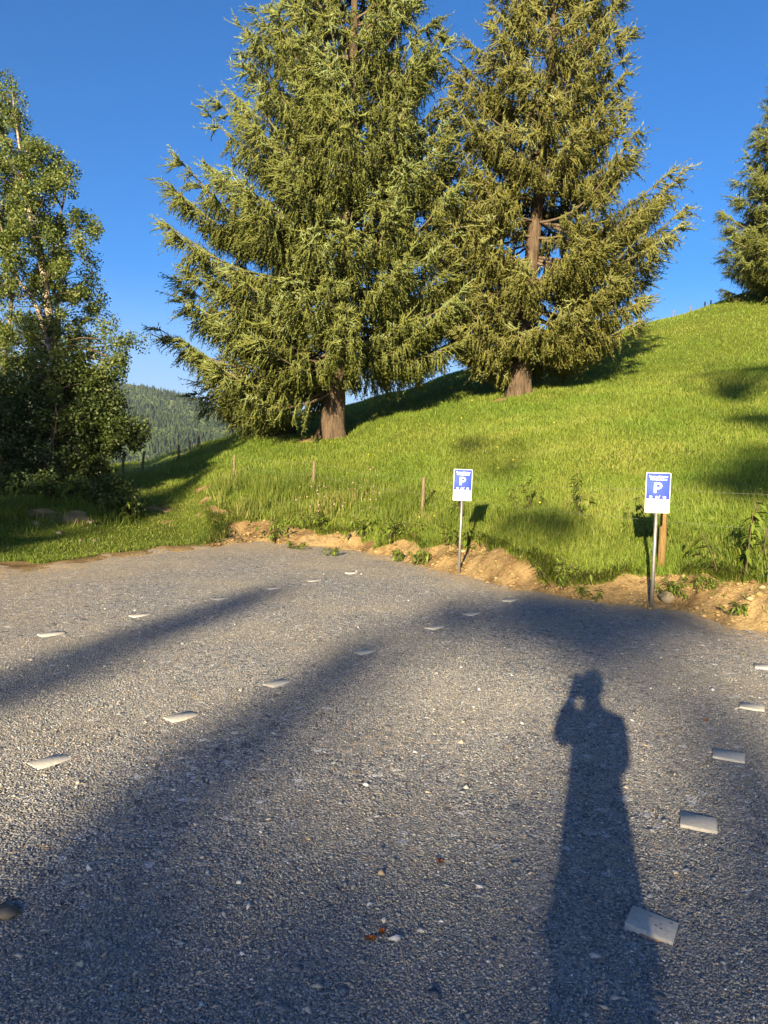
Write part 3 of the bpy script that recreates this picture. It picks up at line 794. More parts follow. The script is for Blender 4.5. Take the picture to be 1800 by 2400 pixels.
broadleaf('birch_tree', (at(140, 1120, YB).x, YB, gb - .1),
          [(st(YB, [(142, 1140), (139, 950), (127, 846), (117, 751), (104, 656), (92, 577), (76, 523), (63, 460), (54, 410), (40, 300), (28, 215)]), .15, .015),
           (st(YB + .3, [(139, 950), (140, 830), (136, 751), (131, 704), (120, 650), (128, 560), (150, 470), (165, 400)]), .09, .012),
           (st(YB - .3, [(127, 860), (95, 745), (70, 688), (47, 663), (20, 600), (0, 520)]), .07, .012)],
          C, np.c_[rng.uniform(.14, .36, n), rng.uniform(.14, .36, n), rng.uniform(.18, .46, n)], rng.integers(120, 330, n),
          'birch with several pale leaning stems, rising over the dark shrubs left of the track', 'birch tree', rng, 'birch_leaf', .066, 'birch_bark')
C = crown_points(rng, 170, YB + 1.5, [(170, -230, 20), (260, -280, 70), (400, -320, 60), (560, -330, 40), (700, -330, 30), (820, -330, 10), (930, -300, 20)], 2.2)
n = len(C)
broadleaf('birch_tree', (at(-30, 1120, 21).x, 21, gz(at(-30, 1120, 21).x, 21) - .1),
          [(st(21, [(40, 1140), (35, 1030), (18, 975), (0, 915), (-40, 760), (-70, 600), (-90, 400), (-100, 200)]), .16, .015),
           (st(21.3, [(0, 915), (20, 780), (30, 640), (10, 540), (-10, 440)]), .07, .012)],
          C, np.c_[rng.uniform(.15, .38, n), rng.uniform(.15, .38, n), rng.uniform(.2, .48, n)], rng.integers(130, 330, n),
          'birch cut off by the left edge of the photo, its white trunk leaning outwards', 'birch tree', rng, 'birch_leaf', .066, 'birch_bark')
def shrub(label, Y, basex, prof, n, size, name='leafy_shrub'):
    C = crown_points(rng, n, Y, prof, 1.5); n = len(C)
    bx = at(basex, 1120, Y).x; b = (bx, Y, gz(bx, Y) - .1)
    stems = []
    for k in range(4):
        q = C[rng.integers(0, n)]
        stems.append(([Vector(b) + Vector((.1 * k - .15, .05 * k, 0)), Vector(b).lerp(Vector(q), .5) + Vector((0, 0, .3)), Vector(q)], .05, .012))
    broadleaf(name, b, stems, C, np.c_[rng.uniform(.22, .42, n), rng.uniform(.22, .42, n), rng.uniform(.2, .36, n)], rng.integers(90, 160, n), label, 'shrub', rng, 'shrub_leaf', size, 'twig', None, .3, 'stem')
shrub('dark rounded shrub right of the birch stems, one spray reaching out over the track fence', 19.4, 235, [(880, 150, 215), (910, 130, 265), (960, 130, 288), (1000, 140, 335), (1020, 150, 340), (1060, 150, 268), (1130, 160, 255)], 110, .085)
shrub('dark shrub in front of the birch trunk, between the birch and the grassy mound', 19.0, 110, [(850, 40, 200), (900, 20, 230), (980, 10, 230), (1060, 10, 220), (1150, 20, 200)], 120, .08)
shrub('dark shrub at the left edge of the photo behind the grassy mound', 18.6, -50, [(880, -150, 30), (960, -180, 60), (1060, -180, 60), (1170, -160, 50)], 110, .08)

shrub('low leafy bramble spreading over the left of the grassy mound', 17.2, 60, [(1120, -20, 110), (1150, -60, 150), (1190, -60, 140), (1215, -30, 90)], 70, .075, 'bramble_bush')
shrub('low leafy bramble on the right shoulder of the grassy mound beside the track', 17.6, 240, [(1128, 190, 270), (1150, 160, 310), (1185, 170, 325), (1205, 210, 320)], 55, .07, 'bramble_bush')

# ------------------------------------------------------------------ trees behind the photographer (they throw the long soft shadows)
HS = Vector((SUNV.x, SUNV.y, 0)).normalized()
TE = math.tan(SUN_EL)
SHADE_G = 'trees behind the photographer'
def radn(h, az):
    return np.interp(17.0 - h, [0, .6, 2.6, 5, 9, 17], [.12, .32, .42, .8, 1.6, 2.4]) + 0 * az
SPN = spruce_parts(51, 17.0, radn, .8, .8, None, (.1, .1), .2, 1.4, None, 3)
nspr = make_spruce('spruce_tree', (0, -60, 0), SPN, 'slender spruce behind the photographer whose shadow lies across the gravel', 'needles', SHADE_G)
def place_shade(root, tip, D, H):
    b = Vector((tip.x, tip.y, 0)) + HS * D
    need = D * TE + tip.z
    k = need / H
    root.location = (b.x, b.y, 0); root.scale = (1, 1, k)
place_shade(nspr, gnd(690, 1360), 56, 17.0)
c = copy_tree(nspr); place_shade(c, gnd(930, 1453), 58, 17.0)
src = [o for o in SC.objects if o.name == 'spruce_tree'][0]
for (u, yb, h) in ((-13.4, -24, 18.6), (-19.0, -20, 17.8), (-16.5, -34, 21.5), (-24, -26, 19.5), (-22, -38, 23), (-30, -30, 21), (-11.4, -19, 13.4)):
    c = copy_tree(src)
    ca, sa = math.cos(SUN_AZ), math.sin(SUN_AZ)
    c.location = ((u + yb * sa) / ca, yb, 0); c.rotation_euler.z = random.uniform(0, 6); k = h / 22.4; c.scale = (k, k, k)
    tag(c, 'broad spruce behind and left of the photographer shading the track', group=SHADE_G)
def shade_broadleaf(label, D, targets, rng_seed):
    """targets: (ground point, half width across, half height) -> leaf masses of a tall thin-stemmed tree"""
    rg = np.random.default_rng(rng_seed)
    C, Rr = [], []
    across = HS.cross(Vector((0, 0, 1)))
    for p, w, hh, n in targets:
        c0 = Vector(p) + SUNV * (D / math.cos(SUN_EL))
        for _ in range(n):
            d = Vector((rg.normal(), rg.normal(), rg.normal())); d = d.normalized() * (rg.random() ** .5)
            C.append(tuple(c0 + across * d.x * w + Vector((0, 0, 1)) * d.z * hh + HS * d.y * w * .7)); Rr.append(min(.45, hh * .8))
    C = np.array(C); Rr = np.array(Rr)[:, None] * np.ones(3)
    bx, by = C[:, 0].mean(), C[:, 1].mean()
    top = C[:, 2].max()
    broadleaf('birch_tree', (bx, by, 0), [([Vector((bx, by, -.2)), Vector((bx + .2, by, top * .5)), Vector((bx, by, top))], .13, .02)], C, Rr, 90, label, 'birch tree', rg, 'birch_leaf', .07, 'birch_bark', SHADE_G)
shade_broadleaf('thin birch behind the photographer shading the lot near the signs', 60,
                [(gnd(1420, 1440), 1.25, .34, 46), (gnd(1250, 1420), .6, .3, 16), (gnd(1560, 1440), .5, .2, 10), (gnd(1060, 1445), .45, .25, 12), (gnd(1790, 1900), .3, .4, 9)], 2)
shade_broadleaf('sparse crowned birch behind the photographer dimming the near gravel', 60,
                [(gnd(300, 2420), 1.0, .26, 14), (gnd(800, 2400), 1.1, .26, 17), (gnd(1300, 2400), .9, .22, 9), (gnd(1750, 2200), .6, .3, 9), (gnd(100, 2150), .6, .2, 5)], 12)
shade_broadleaf('birch behind the photographer shading the pasture at the right', 62,
                [(at(1780, 985, 17.5), 1.1, .25, 30), (at(1720, 1125, 12.6), .8, .22, 24), (at(1800, 1165, 12.0), .7, .3, 24), (at(1810, 870, 25), 1.2, .4, 22)], 3)
shade_broadleaf('sparse birch behind the photographer dappling the foot of the pasture', 66,
                [(at(1300, 1230, 11.8), .55, .3, 12), (at(1100, 1050, 20), .5, .4, 8)], 7)

# ------------------------------------------------------------------ grass
def blades(X, Y, Z, h, w, rng, lean=.35, two=False, tint=None, ldir=None, sink=0.0):
    n = len(X)
    an = rng.uniform(0, 2 * np.pi, n); ca, sa = np.cos(an), np.sin(an)
    la = rng.uniform(0, 2 * np.pi, n) if ldir is None else ldir + rng.normal(0, .6, n); ln = np.abs(rng.normal(0, lean, n)) * h
    B = np.c_[X, Y, Z]
    side = np.c_[ca, sa, 0 * ca] * (w * .5)[:, None]
    off = np.c_[np.cos(la) * ln, np.sin(la) * ln, 0 * ln]
    hv = np.c_[0 * h, 0 * h, h]
    T = B + hv + off; T[:, 2] -= .25 * ln + sink * h
    if not two:
        V = np.stack([B - side, B + side, T], 1).reshape(-1, 3)
        f = np.arange(n * 3).reshape(-1, 3)
        return V, [f], np.repeat(tint, 3)
    Mi = B + hv * .62 + off * .38
    V = np.stack([B - side, B + side, Mi + side * .75, Mi - side * .75, T], 1).reshape(-1, 3)
    b = np.arange(n)[:, None] * 5
    return V, [b + np.array([[0, 1, 2, 3]]), b + np.array([[3, 2, 4]])], np.repeat(tint, 5)
def edge_px(px): return np.arctan((np.asarray(px) - 900) / F)
rg = np.random.default_rng(77)
def polar(n, t0, t1, r0, r1, p=1.0):
    th = rg.uniform(t0, t1, n)
    u = rg.random(n)
    r = r0 * (r1 / r0) ** u if p == 1.0 else (r0 ** (1 - p) + u * (r1 ** (1 - p) - r0 ** (1 - p))) ** (1 / (1 - p))
    return r * np.sin(th), r * np.cos(th), th, r
def meadow():
    X, Y, th, r = polar(760000, R(-30), R(40), 9.0, 58, 1.25)
    z, out, soil, rk = ground_z(X, Y)
    bank = rk[:, 1] - rk[:, 0]
    left = th < edge_px(np.interp(r, [15, 16.8, 18.5, 21.5, 25], [560, 545, 505, 450, 400]))
    keep = (out > .25) & (soil < .5) & (r < rk[:, 5] + 5) & (~left | (out > 5.2))
    X, Y, z, r, out, bank = [a[keep] for a in (X, Y, z, r, out, bank)]
    rag = fbm(X * .8, Y * .8, 64)
    h = rg.uniform(.05, .14, len(X)) * (.6 + .9 * rag)
    w = np.interp(r, [9, 20, 50], [.011, .017, .034])
    tint = np.clip(rg.normal(.45, .2, len(X)) + .5 * (fbm(X * .25, Y * .25, 14) - .5) + .35 * (fbm(X * 1.2, Y * 1.2, 15) - .5), 0, 1)
    V, fs, t = blades(X, Y, z - .01, h, w, rg, .95, False, tint)
    o = mesh_obj('meadow_grass', V, fs, MAT['grass'], None, {'tint': t})
    tag(o, 'short bright green grass covering the sunlit pasture slope', 'grass', kind='stuff')
meadow()
def tall_grass():
    X, Y, th, r = polar(330000, R(-16), R(32), 9.0, 24, 1.2)
    z, out, soil, rk = ground_z(X, Y)
    bank = rk[:, 1] - rk[:, 0]
    px = 900 + F * np.tan(th)
    width = np.interp(px, [430, 520, 700, 950, 1150, 1500, 1900], [3.0, 4.6, 4.2, 3.0, 1.7, 1.3, 1.5]) * (.75 + .5 * fbm(X * .6, Y * .6, 33))
    d = out - bank
    clump = fbm(X * 1.6, Y * 1.6, 35)
    edge_l = th > edge_px(np.interp(r, [15, 16.8, 18.5, 21.5, 25], [550, 535, 500, 445, 395]) + 30 * (fbm(Y * .9, X * .9, 2) - .5))
    pr = np.clip((width - d) / 1.2, 0, 1) * (out > .2) * edge_l * np.clip((.8 - soil) * 3, .012 * (clump > .5), 1)
    keep = rg.random(len(X)) < pr * np.clip((clump - .25) * 2.6, .1, 1)
    X, Y, z, r, px, d, clump = [a[keep] for a in (X, Y, z, r, px, d, clump)]
    hb = np.interp(px, [430, 560, 800, 1100, 1500, 1900], [.46, .48, .34, .23, .19, .26])
    h = hb * rg.uniform(.45, 1.15, len(X)) * (.55 + .8 * clump) * np.clip(.55 + d, .45, 1)
    dry = np.clip((fbm(X * .7, Y * .7, 91) - .5) * 3 + np.interp(px, [450, 600, 800], [.5, .35, 0]), 0, 1)
    tint = np.clip(rg.normal(.38, .18, len(X)) + .35 * dry * rg.random(len(X)) * 1.5, 0, 1)
    V, fs, t = blades(X, Y, z - .02, h, rg.uniform(.008, .016, len(X)), rg, .45, True, tint)
    o = mesh_obj('tall_grass', V, fs, MAT['tall'], None, {'tint': t})
    tag(o, 'tall unmown grass along the top of the sandy bank', 'tall grass', kind='stuff')
tall_grass()
def mound_grass():
    X, Y, th, r = polar(400000, R(-40), R(-12), 11.5, 31, 1.1)
    z, out, soil, rk = ground_z(X, Y)
    px = 900 + F * np.tan(th)
    onm = np.clip((np.interp(r, [15, 20, 24], [350, 340, 300]) + 30 * (fbm(Y * .8, X * .8, 3) - .5) - px) / 30, 0, 1) * np.clip((out - 3.6 - 1.6 * (fbm(X * .8, Y * .8, 4) - .5)) / 1.2, 0, 1) * (out < 9)
    keep0 = (soil < .6) & (px < np.interp(r, [15, 16.8, 18.5, 21.5, 25], [565, 550, 510, 455, 405])) & (out > .5)
    clump = fbm(X * 1.5, Y * 1.5, 36)
    thin = np.clip((fbm(X * .9, Y * .9, 58, 4) - .40) * 5, 0.30, 1)
    keep = keep0 & (rg.random(len(X)) < np.maximum(onm * np.clip((clump - .22) * 2.6, .15, 1), .8 * thin * (1 - onm)))
    X, Y, z, px, onm, clump, out = [a[keep] for a in (X, Y, z, px, onm, clump, out)]
    h = np.where(rg.random(len(X)) < onm, rg.uniform(.10, .34, len(X)) * (.35 + 1.1 * clump), rg.uniform(.02, .08, len(X)) * (.5 + clump))
    tint = np.clip(rg.normal(.35, .2, len(X)) + .3 * (fbm(X * .5, Y * .5, 92) - .5) + (1 - onm) * .5 * (fbm(X * .8, Y * .8, 93) - .38), 0, .95)
    V, fs, t = blades(X, Y, z - .015, h, rg.uniform(.009, .018, len(X)), rg, .75, True, tint)
    o = mesh_obj('verge_grass', V, fs, MAT['tall'], None, {'tint': t})
    tag(o, 'green grass on the shaded mound and the track beside it', 'grass', kind='stuff')
mound_grass()
def flowers():
    for (nm, lab, cat, mat, n, t0, t1, r0, r1, hh, sz) in (
        ('yellow_flowers', 'tiny yellow flowers scattered over the pasture', 'flowers', 'flower', 30, R(-5), R(30), 11, 30, .13, .016),
        ('clover_flowers', 'pink clover heads in the tall grass left of the farther sign', 'flowers', 'pink', 60, edge_px(690), edge_px(900), 15.5, 18.5, .34, .015)):
        X, Y, th, r = polar(n, t0, t1, r0, r1, 1.2)
        z, out, soil, rk = ground_z(X, Y); k = (soil < .2) & (out > .9); X, Y, z = X[k], Y[k], z[k]
        C = np.c_[X, Y, z + hh * rg.uniform(.7, 1.1, len(X))]
        n_ = norm(rg.normal(size=(len(X), 3)) + np.array([-.3, -1, .8])); u = norm(np.cross(n_, np.array([0, 0, 1.]))); w = np.cross(n_, u)
        an = np.arange(6) * np.pi / 3
        V = (C[:, None] + (u[:, None] * np.cos(an)[:, None] + w[:, None] * np.sin(an)[:, None]) * sz)
        V = np.concatenate([V, (C + n_ * sz * .5)[:, None]], 1).reshape(-1, 3)
        f = (np.arange(len(X))[:, None, None] * 7 + np.array([(k_, (k_ + 1) % 6, 6) for k_ in range(6)])[None]).reshape(-1, 3)
        tag(mesh_obj(nm, V, f, MAT[mat]), lab, cat, kind='stuff')
flowers()
def turf_edge():
    X, Y, th, r = polar(420000, R(-14), R(36), 7.8, 18.5, 1.2)
    z, out, soil, rk = ground_z(X, Y)
    k = (soil > .25) & (soil < .72) & (out > .15) & (rg.random(len(X)) < np.clip((fbm(X * 2.2, Y * 2.2, 44) - .3) * 3, 0, 1))
    X, Y, z, th = X[k], Y[k], z[k], th[k]
    h = rg.uniform(.10, .30, len(X))
    tint = np.clip(rg.normal(.35, .2, len(X)) + .45 * (rg.random(len(X)) < .18), 0, 1)
    V, fs, t = blades(X, Y, z - .01, h, rg.uniform(.008, .014, len(X)), rg, .9, True, tint, -np.pi / 2 - th, .35)
    tag(mesh_obj('turf_edge', V, fs, MAT['tall'], None, {'tint': t}), 'ragged turf hanging over the upper lip of the sandy bank', 'grass', kind='stuff')
turf_edge()

# ------------------------------------------------------------------ leafy weeds
def make_weed(name, n_stems, h, leaf_l, spread, seed, mat='weed', upright=.8):
    rw = np.random.default_rng(seed)
    A = np.zeros((n_stems, 3)); A[:, :2] = rw.normal(0, spread * .35, (n_stems, 2))
    an = rw.uniform(0, 6.28, n_stems); lean = rw.uniform(0, 1 - upright, n_stems) + .1
    hh = h * rw.uniform(.55, 1.1, n_stems)
    B = A + np.c_[np.cos(an) * lean * hh + A[:, 0] * .6, np.sin(an) * lean * hh + A[:, 1] * .6, hh]
    lines = twig_lines(A, B, rw, 6, .03, .05)
    root = empty(name)
    m = 13
    for k in range(n_stems):
        V, q = tubes_np(lines[k:k + 1], np.full((1, 6), .006) * np.linspace(1, .5, 6), 4)
        stem = mesh_obj('stem', V, q, MAT['twig'], root)
        s = rw.uniform(.12, 1, m); j = np.clip((s * 5).astype(int), 0, 4); fr = (s * 5 - j)[:, None]
        P = lines[k, j] * (1 - fr) + lines[k, j + 1] * fr
        a2 = rw.uniform(0, 6.28, m)
        d = norm(np.c_[np.cos(a2), np.sin(a2), rw.uniform(-1.1, .45, m)])
        w = norm(np.cross(d, np.array([0, 0, 1.]))); L = (leaf_l * rw.uniform(.6, 1.2, m))[:, None]
        tipd = d * L; tipd[:, 2] -= L[:, 0] * .25
        mid = P + d * L * .45; V = np.stack([P, mid + w * L * .17, P + tipd, mid - w * L * .17, mid + np.array([0, 0, -.12]) * L], 1).reshape(-1, 3)
        f = (np.arange(m)[:, None, None] * 5 + np.array([(0, 1, 4), (1, 2, 4), (2, 3, 4), (3, 0, 4)])[None]).reshape(-1, 3)
        mesh_obj('leaves', V, f, MAT[mat], stem, {'tint': np.repeat(np.clip(rw.normal(.5, .2, m), 0, 1), 5)})
    return root
WEEDS = [make_weed('leafy_weed', 11, .30, .11, .3, 1, 'weed', .55), make_weed('leafy_weed', 16, .42, .13, .42, 2, 'weed', .6),
         make_weed('willowherb_plant', 6, .85, .15, .22, 3, 'weed', .88), make_weed('leafy_weed', 8, .16, .09, .22, 4, 'weed', .4)]
_used = set()
def weed(kind, px, py, Y, sc, label, group=None):
    o = WEEDS[kind]
    if kind in _used: o = copy_tree(o)
    _used.add(kind)
    p = at(px, py, Y)
    o.location = (p.x, Y, max(gz(p.x, Y), 0) - .01); o.rotation_euler = (0, 0, random.uniform(0, 6.28)); o.scale = (sc, sc, sc * random.uniform(.9, 1.1))
    tag(o, label, 'weed', group or 'weeds along the bank')
weed(0, 985, 1310, 12.75, .95, 'low spreading green weed on the sand just left of the farther sign')
weed(0, 935, 1300, 13.3, .8, 'low green weed, second one left of the farther sign on the sand')
weed(1, 925, 1262, 14.2, 1.1, 'bushy weed at the grass edge above two low weeds on the sand')
weed(1, 1075, 1255, 12.6, 1.0, 'bushy weed hanging over the bank just behind the farther parking sign')
weed(1, 1330, 1385, 9.95, .78, 'dark green weed clump growing alone on the sandy bank between the two signs')
weed(3, 1375, 1400, 9.5, .9, 'small weed on the bank right of the lone dark clump')
weed(2, 1740, 1345, 8.9, 1.15, 'tall willowherb with narrow leaves at the right end of the bank')
weed(2, 1500, 1290, 10.7, .75, 'willowherb standing just left of the nearer parking sign')
weed(2, 1360, 1270, 11.8, .85, 'willowherb standing in the tall grass midway between the two signs')
weed(2, 1235, 1240, 13.0, .8, 'willowherb in the tall grass right of the farther sign')
weed(1, 1590, 1390, 9.1, .55, 'straggling weed on the bank edge right of the nearer sign pole')
weed(1, 1650, 1400, 8.9, .5, 'straggling weed on the bank near the willowherb at the right')
weed(3, 1745, 1462, 8.15, .8, 'small weed on the bare soil at the right edge of the lot')
weed(3, 690, 1300, 14.7, 1.1, 'small flat weed on the gravel edge left of the sandy strip')
weed(3, 782, 1318, 13.9, .9, 'small flat weed on the gravel edge below the sandy strip')
weed(1, 655, 1262, 15.9, .9, 'weed clump where the sandy strip begins near the track')
weed(1, 745, 1240, 16.2, .9, 'weed clump at the foot of the tall grass below the left fence post')
weed(1, 850, 1250, 15.2, 1.0, 'weed clump in the tall grass below the fence post left of the sign')
weed(2, 1060, 1210, 14.0, .7, 'willowherb behind the farther sign panel in the tall grass')
weed(1, 120, 1150, 16.6, 1.2, 'broad leafy weed on the crest of the grassy mound')
weed(1, 250, 1160, 17.0, 1.1, 'leafy weed on the right shoulder of the grassy mound')
weed(1, 20, 1180, 16.2, 1.2, 'leafy weed on the left of the grassy mound')

# ------------------------------------------------------------------ fences
def post_mesh(name, foot, top, w, mat, parent, d=None, taper=.85):
    """a post as a jittered six-sided stake from foot to top, local to parent"""
    mb = MB()
    f, t = Vector(foot), Vector(top)
    mb.tube([f, f.lerp(t, .35) + Vector((.006, 0, 0)), f.lerp(t, .7), t - (t - f).normalized() * .015, t], [w * .5, w * .5, w * .48, w * .45, w * .5 * taper * .8], 7)
    return mb.build(name, MAT[mat], parent)
def fence(name, base, posts, wires, label, cat, mat='wood', wire_mat='wire', group=None):
    """posts: list of (x,y,h,w,lean[,mat]); wires: list of (height fraction) strung from post to post"""
    root = empty(name, base); tag(root, label, cat, group)
    B = Vector(base); tops = []
    for p in posts:
        x, y, h, w, ln = p[:5]; z = gz(x, y)
        f = Vector((x, y, z - .25)) - B; t = Vector((x + ln * h, y, z + h)) - B
        post_mesh('post', f, t, w, p[5] if len(p) > 5 else mat, root)
        tops.append((Vector((x, y, z)) - B, t))
    mb = MB()
    for fr in wires:
        for (a0, a1), (b0, b1) in zip(tops[:-1], tops[1:]):
            A = a0.lerp(a1, fr); Bq = b0.lerp(b1, fr)
            pts = [A.lerp(Bq, k / 8) + Vector((0, -.02, -.05 * math.sin(math.pi * k / 8))) for k in range(9)]
            mb.tube(pts, .0013, 4)
    if wires: mb.build('wire', MAT[wire_mat], root)
    return root
def pxp(px, py, Y): p = at(px, py, Y); return p.x, Y
x0, y0 = pxp(988, 1195, 15.3)
near_posts = [(*pxp(547, 1100, 20.5), .62, .075, .05), (*pxp(733, 1135, 18.3), .78, .075, .04), (*pxp(988, 1195, 14.9), .78, .075, .05), (*pxp(1547, 1325, 9.75), 1.12, .10, .03, 'wood_new'), (*pxp(2150, 1430, 7.6), 1.1, .08, .03)]
# the posts stand in grass: their foot is hidden
fence('pasture_fence', (x0, y0, gz(x0, y0)), near_posts, [.93, .55], 'wire fence on thin weathered posts along the foot of the pasture', 'fence')
# ridge fence: posts along the skyline
ridge_posts = []
for px, Y, h in ((545, 33.0, .95), (590, 34, .6), (650, 34.0, .62), (655, 34.2, .7), (975, 38.0, .62), (1040, 39, .6), (1103, 39, .62), (1210, 40, .6)):
    x, y = pxp(px, 900, Y); ridge_posts.append((x, y, h + .15, .075, .03))
bx, by = pxp(800, 950, 35)
fence('ridge_fence', (bx, by, gz(bx, by)), ridge_posts, [.9], 'row of dark fence posts on the skyline behind the two middle spruces', 'fence', 'wood')
right_posts = []
for px, Y, h, m in ((1470, 45.5, .6, 'wood'), (1580, 45.5, .6, 'wood'), (1620, 46, .6, 'wood'), (1652, 47, .62, 'wood'), (1666, 47.2, .58, 'wood'), (1706, 48, .55, 'wood'), (1740, 48.5, .5, 'wood')):
    x, y = pxp(px, 700, Y); right_posts.append((x, y, h, .10, .03, m))
bx, by = pxp(1600, 720, 46)
fence('ridge_fence', (bx, by, gz(bx, by)), right_posts, [.9], 'row of pale fence posts on the skyline between the right spruces', 'fence', 'wood')
# wire mesh fence at the end of the track
def mesh_fence():
    pts = [pxp(285, 1100, 23.6), pxp(330, 1110, 24.3), pxp(418, 1090, 26.6), pxp(443, 1080, 29.0), pxp(462, 1070, 30.0)]
    hs = [.75, .72, .55, .5, .6]; ls = [.1, .16, .02, .05, .12]
    b = (pts[1][0], pts[1][1], gz(*pts[1]))
    root = empty('mesh_fence', b); tag(root, 'sagging wire mesh fence on leaning posts across the end of the track', 'fence')
    B = Vector(b); ft = []
    for (x, y), h, l in zip(pts, hs, ls):
        z = gz(x, y); f = Vector((x, y, z)) - B; t = f + Vector((l * h, 0, h))
        post_mesh('post', f - Vector((0, 0, .2)), t, .09, 'wood', root); ft.append((f, t))
    mb = MB(); rgm = random.Random(3)
    for (a0, a1), (b0, b1) in zip(ft[:-1], ft[1:]):
        L = (b0 - a0).length; n = max(3, int(L / .18))
        for k in range(n + 1):
            s = k / n; lo = a0.lerp(b0, s); hi = a1.lerp(b1, s) - Vector((0, 0, .08 + .10 * math.sin(math.pi * s)))
            mb.tube([lo, lo.lerp(hi, .5) + Vector((rgm.uniform(-.04, .04), 0, 0)), hi], .0035, 4)
        for q in (.05, .2, .36, .54, .74, .96):
            pp = []
            for k in range(9):
                s = k / 8; lo = a0.lerp(b0, s); hi = a1.lerp(b1, s) - Vector((0, 0, .08 + .10 * math.sin(math.pi * s)))
                pp.append(lo.lerp(hi, q) + Vector((0, 0, rgm.uniform(-.02, .02))))
            mb.tube(pp, .0035, 4)
    mb.build('wire_mesh', MAT['mesh_wire'], root)
mesh_fence()

# ------------------------------------------------------------------ parking signs
def text_mesh(body, size, mat, parent, loc, name, bold=0.0, spacing=1.0):
    cu = bpy.data.curves.new(name, 'FONT'); cu.body = body; cu.size = size; cu.align_x = 'CENTER'; cu.align_y = 'CENTER'
    cu.extrude = .0008; cu.offset = bold; cu.space_character = spacing
    tmp = bpy.data.objects.new('tmp_text', cu); COL.objects.link(tmp)
    bpy.context.view_layer.update()
    me = bpy.data.meshes.new_from_object(tmp.evaluated_get(bpy.context.evaluated_depsgraph_get()))
    bpy.data.objects.remove(tmp, do_unlink=True); bpy.data.curves.remove(cu)
    me.name = name; me.materials.clear(); me.materials.append(MAT[mat])
    o = bpy.data.objects.new(name, me); COL.objects.link(o); o.parent = parent
    o.location = loc; o.rotation_euler = (R(90), 0, 0)
    return o
def make_sign(label):
    root = empty('parking_sign'); tag(root, label, 'parking sign', 'parking signs at the edge of the lot')
    W, Hh, zb, T = .295, .50, 1.19, .004
    mb = MB(); mb.tube([(0, 0, -.35), (0, 0, .7), (0, 0, zb + .34)], .0235, 14); mb.build('pole', MAT['zinc'], root, True)
    for z in (zb + .08, zb + .3):
        mb = MB(); mb.box((0, -.012, z), (.07, .03, .025)); mb.build('clamp', MAT['zinc'], root)
    # rounded rectangular board, front face towards -y
    def rrect(cx, cz, w, h, r, n=5):
        P = []
        for qx, qz, a0 in ((1, 1, 0), (-1, 1, 90), (-1, -1, 180), (1, -1, 270)):
            for k in range(n + 1):
                a = R(a0 + 90 * k / n); P.append((cx + qx * (w / 2 - r) + r * math.cos(a), cz + qz * (h / 2 - r) + r * math.sin(a)))
        return P
    yb = -.031
    mb = MB(); mb.prism(rrect(0, zb + Hh / 2, W, Hh, .010), yb - T, yb); board = mb.build('board', MAT['sign_white'], root)
    yf = yb - T
    mb = MB(); mb.prism(rrect(0, zb + .1725 + .160, W - .015, .320, .005), yf - .0012, yf + .001); blue = mb.build('blue_field', MAT['sign_blue'], board)
    yt = yf - .0022
    text_mesh('Kostenpflichtiger', .0315, 'sign_white', board, (.002, yt, zb + .449), 'lettering', .0009, 1.02)
    text_mesh('Nachtparkplatz', .0315, 'sign_white', board, (.002, yt, zb + .417), 'lettering', .0009, 1.02)
    # the capital P drawn as a prism with a hole
    mb = MB(); cx, cz, hgt = -.003, zb + .312, .130
    x0, x1 = cx - .046, cx - .014; zt, zl = cz + hgt / 2, cz - hgt / 2
    mb.box(((x0 + x1) / 2, yf - .0018, cz), (x1 - x0, .0022, hgt))
    ro, ri = .041, .0165; bz = zt - ro; bx = cx + .010
    out, inn = [], []
    out.append((x1, zt)); inn.append((x1, zt - (ro - ri)))
    for k in range(13):
        a = R(90 - 180 * k / 12); out.append((bx + ro * math.cos(a), bz + ro * math.sin(a))); inn.append((bx + ri * math.cos(a), bz + ri * math.sin(a)))
    out.append((x1, bz - ro)); inn.append((x1, bz - ri))
    for k in range(len(out) - 1):
        mb.prism([out[k], out[k + 1], inn[k + 1], inn[k]], yf - .0029, yf - .0007)
    mb.build('letter', MAT['sign_white'], board)
    zi = zb + .197
    def icon(name, polys):
        mb = MB()
        for P in polys: mb.prism(P, yf - .0029, yf - .0007)
        return mb.build(name, MAT['sign_white'], board)
    def rect(x, z, w, h): return [(x - w / 2, z - h / 2), (x + w / 2, z - h / 2), (x + w / 2, z + h / 2), (x - w / 2, z + h / 2)]
    # ticket machine / plug / caravan pictograms
    icon('pictogram', [rect(-.096, zi, .007, .026), rect(-.070, zi, .007, .026), rect(-.083, zi + .0105, .019, .005), rect(-.083, zi - .0105, .019, .005), rect(-.083, zi + .001, .005, .012)])
    icon('pictogram', [rect(-.014, zi - .004, .026, .020), rect(-.014, zi + .010, .018, .006), [(.004, zi - .014), (.014, zi - .014), (.020, zi - .002), (.012, zi - .002)], [(.010, zi + .000), (.016, zi - .003), (.031, zi + .019), (.024, zi + .019)]])
    icon('pictogram', [[(.062, zi - .010), (.100, zi - .010), (.100, zi + .004), (.092, zi + .012), (.064, zi + .012), (.062, zi + .008)], rect(.070, zi - .012, .008, .005), rect(.090, zi - .012, .008, .005)])
    # small dark square mark
    m2 = MB(); s = .028; mx, mz = .104, zb + .043
    for (x, z, w, h) in ((mx - s / 2 + .003, mz, .006, s), (mx + s / 2 - .003, mz, .006, s), (mx, mz + s / 2 - .003, s - .012, .006), (mx, mz - s / 2 + .003, s - .012, .006), (mx, mz, .009, .009)):
        m2.prism(rect(x, z, w, h), yf - .0012, yf - .0002)
    m2.build('mark', MAT['sign_grey'], board)
    m3 = MB()
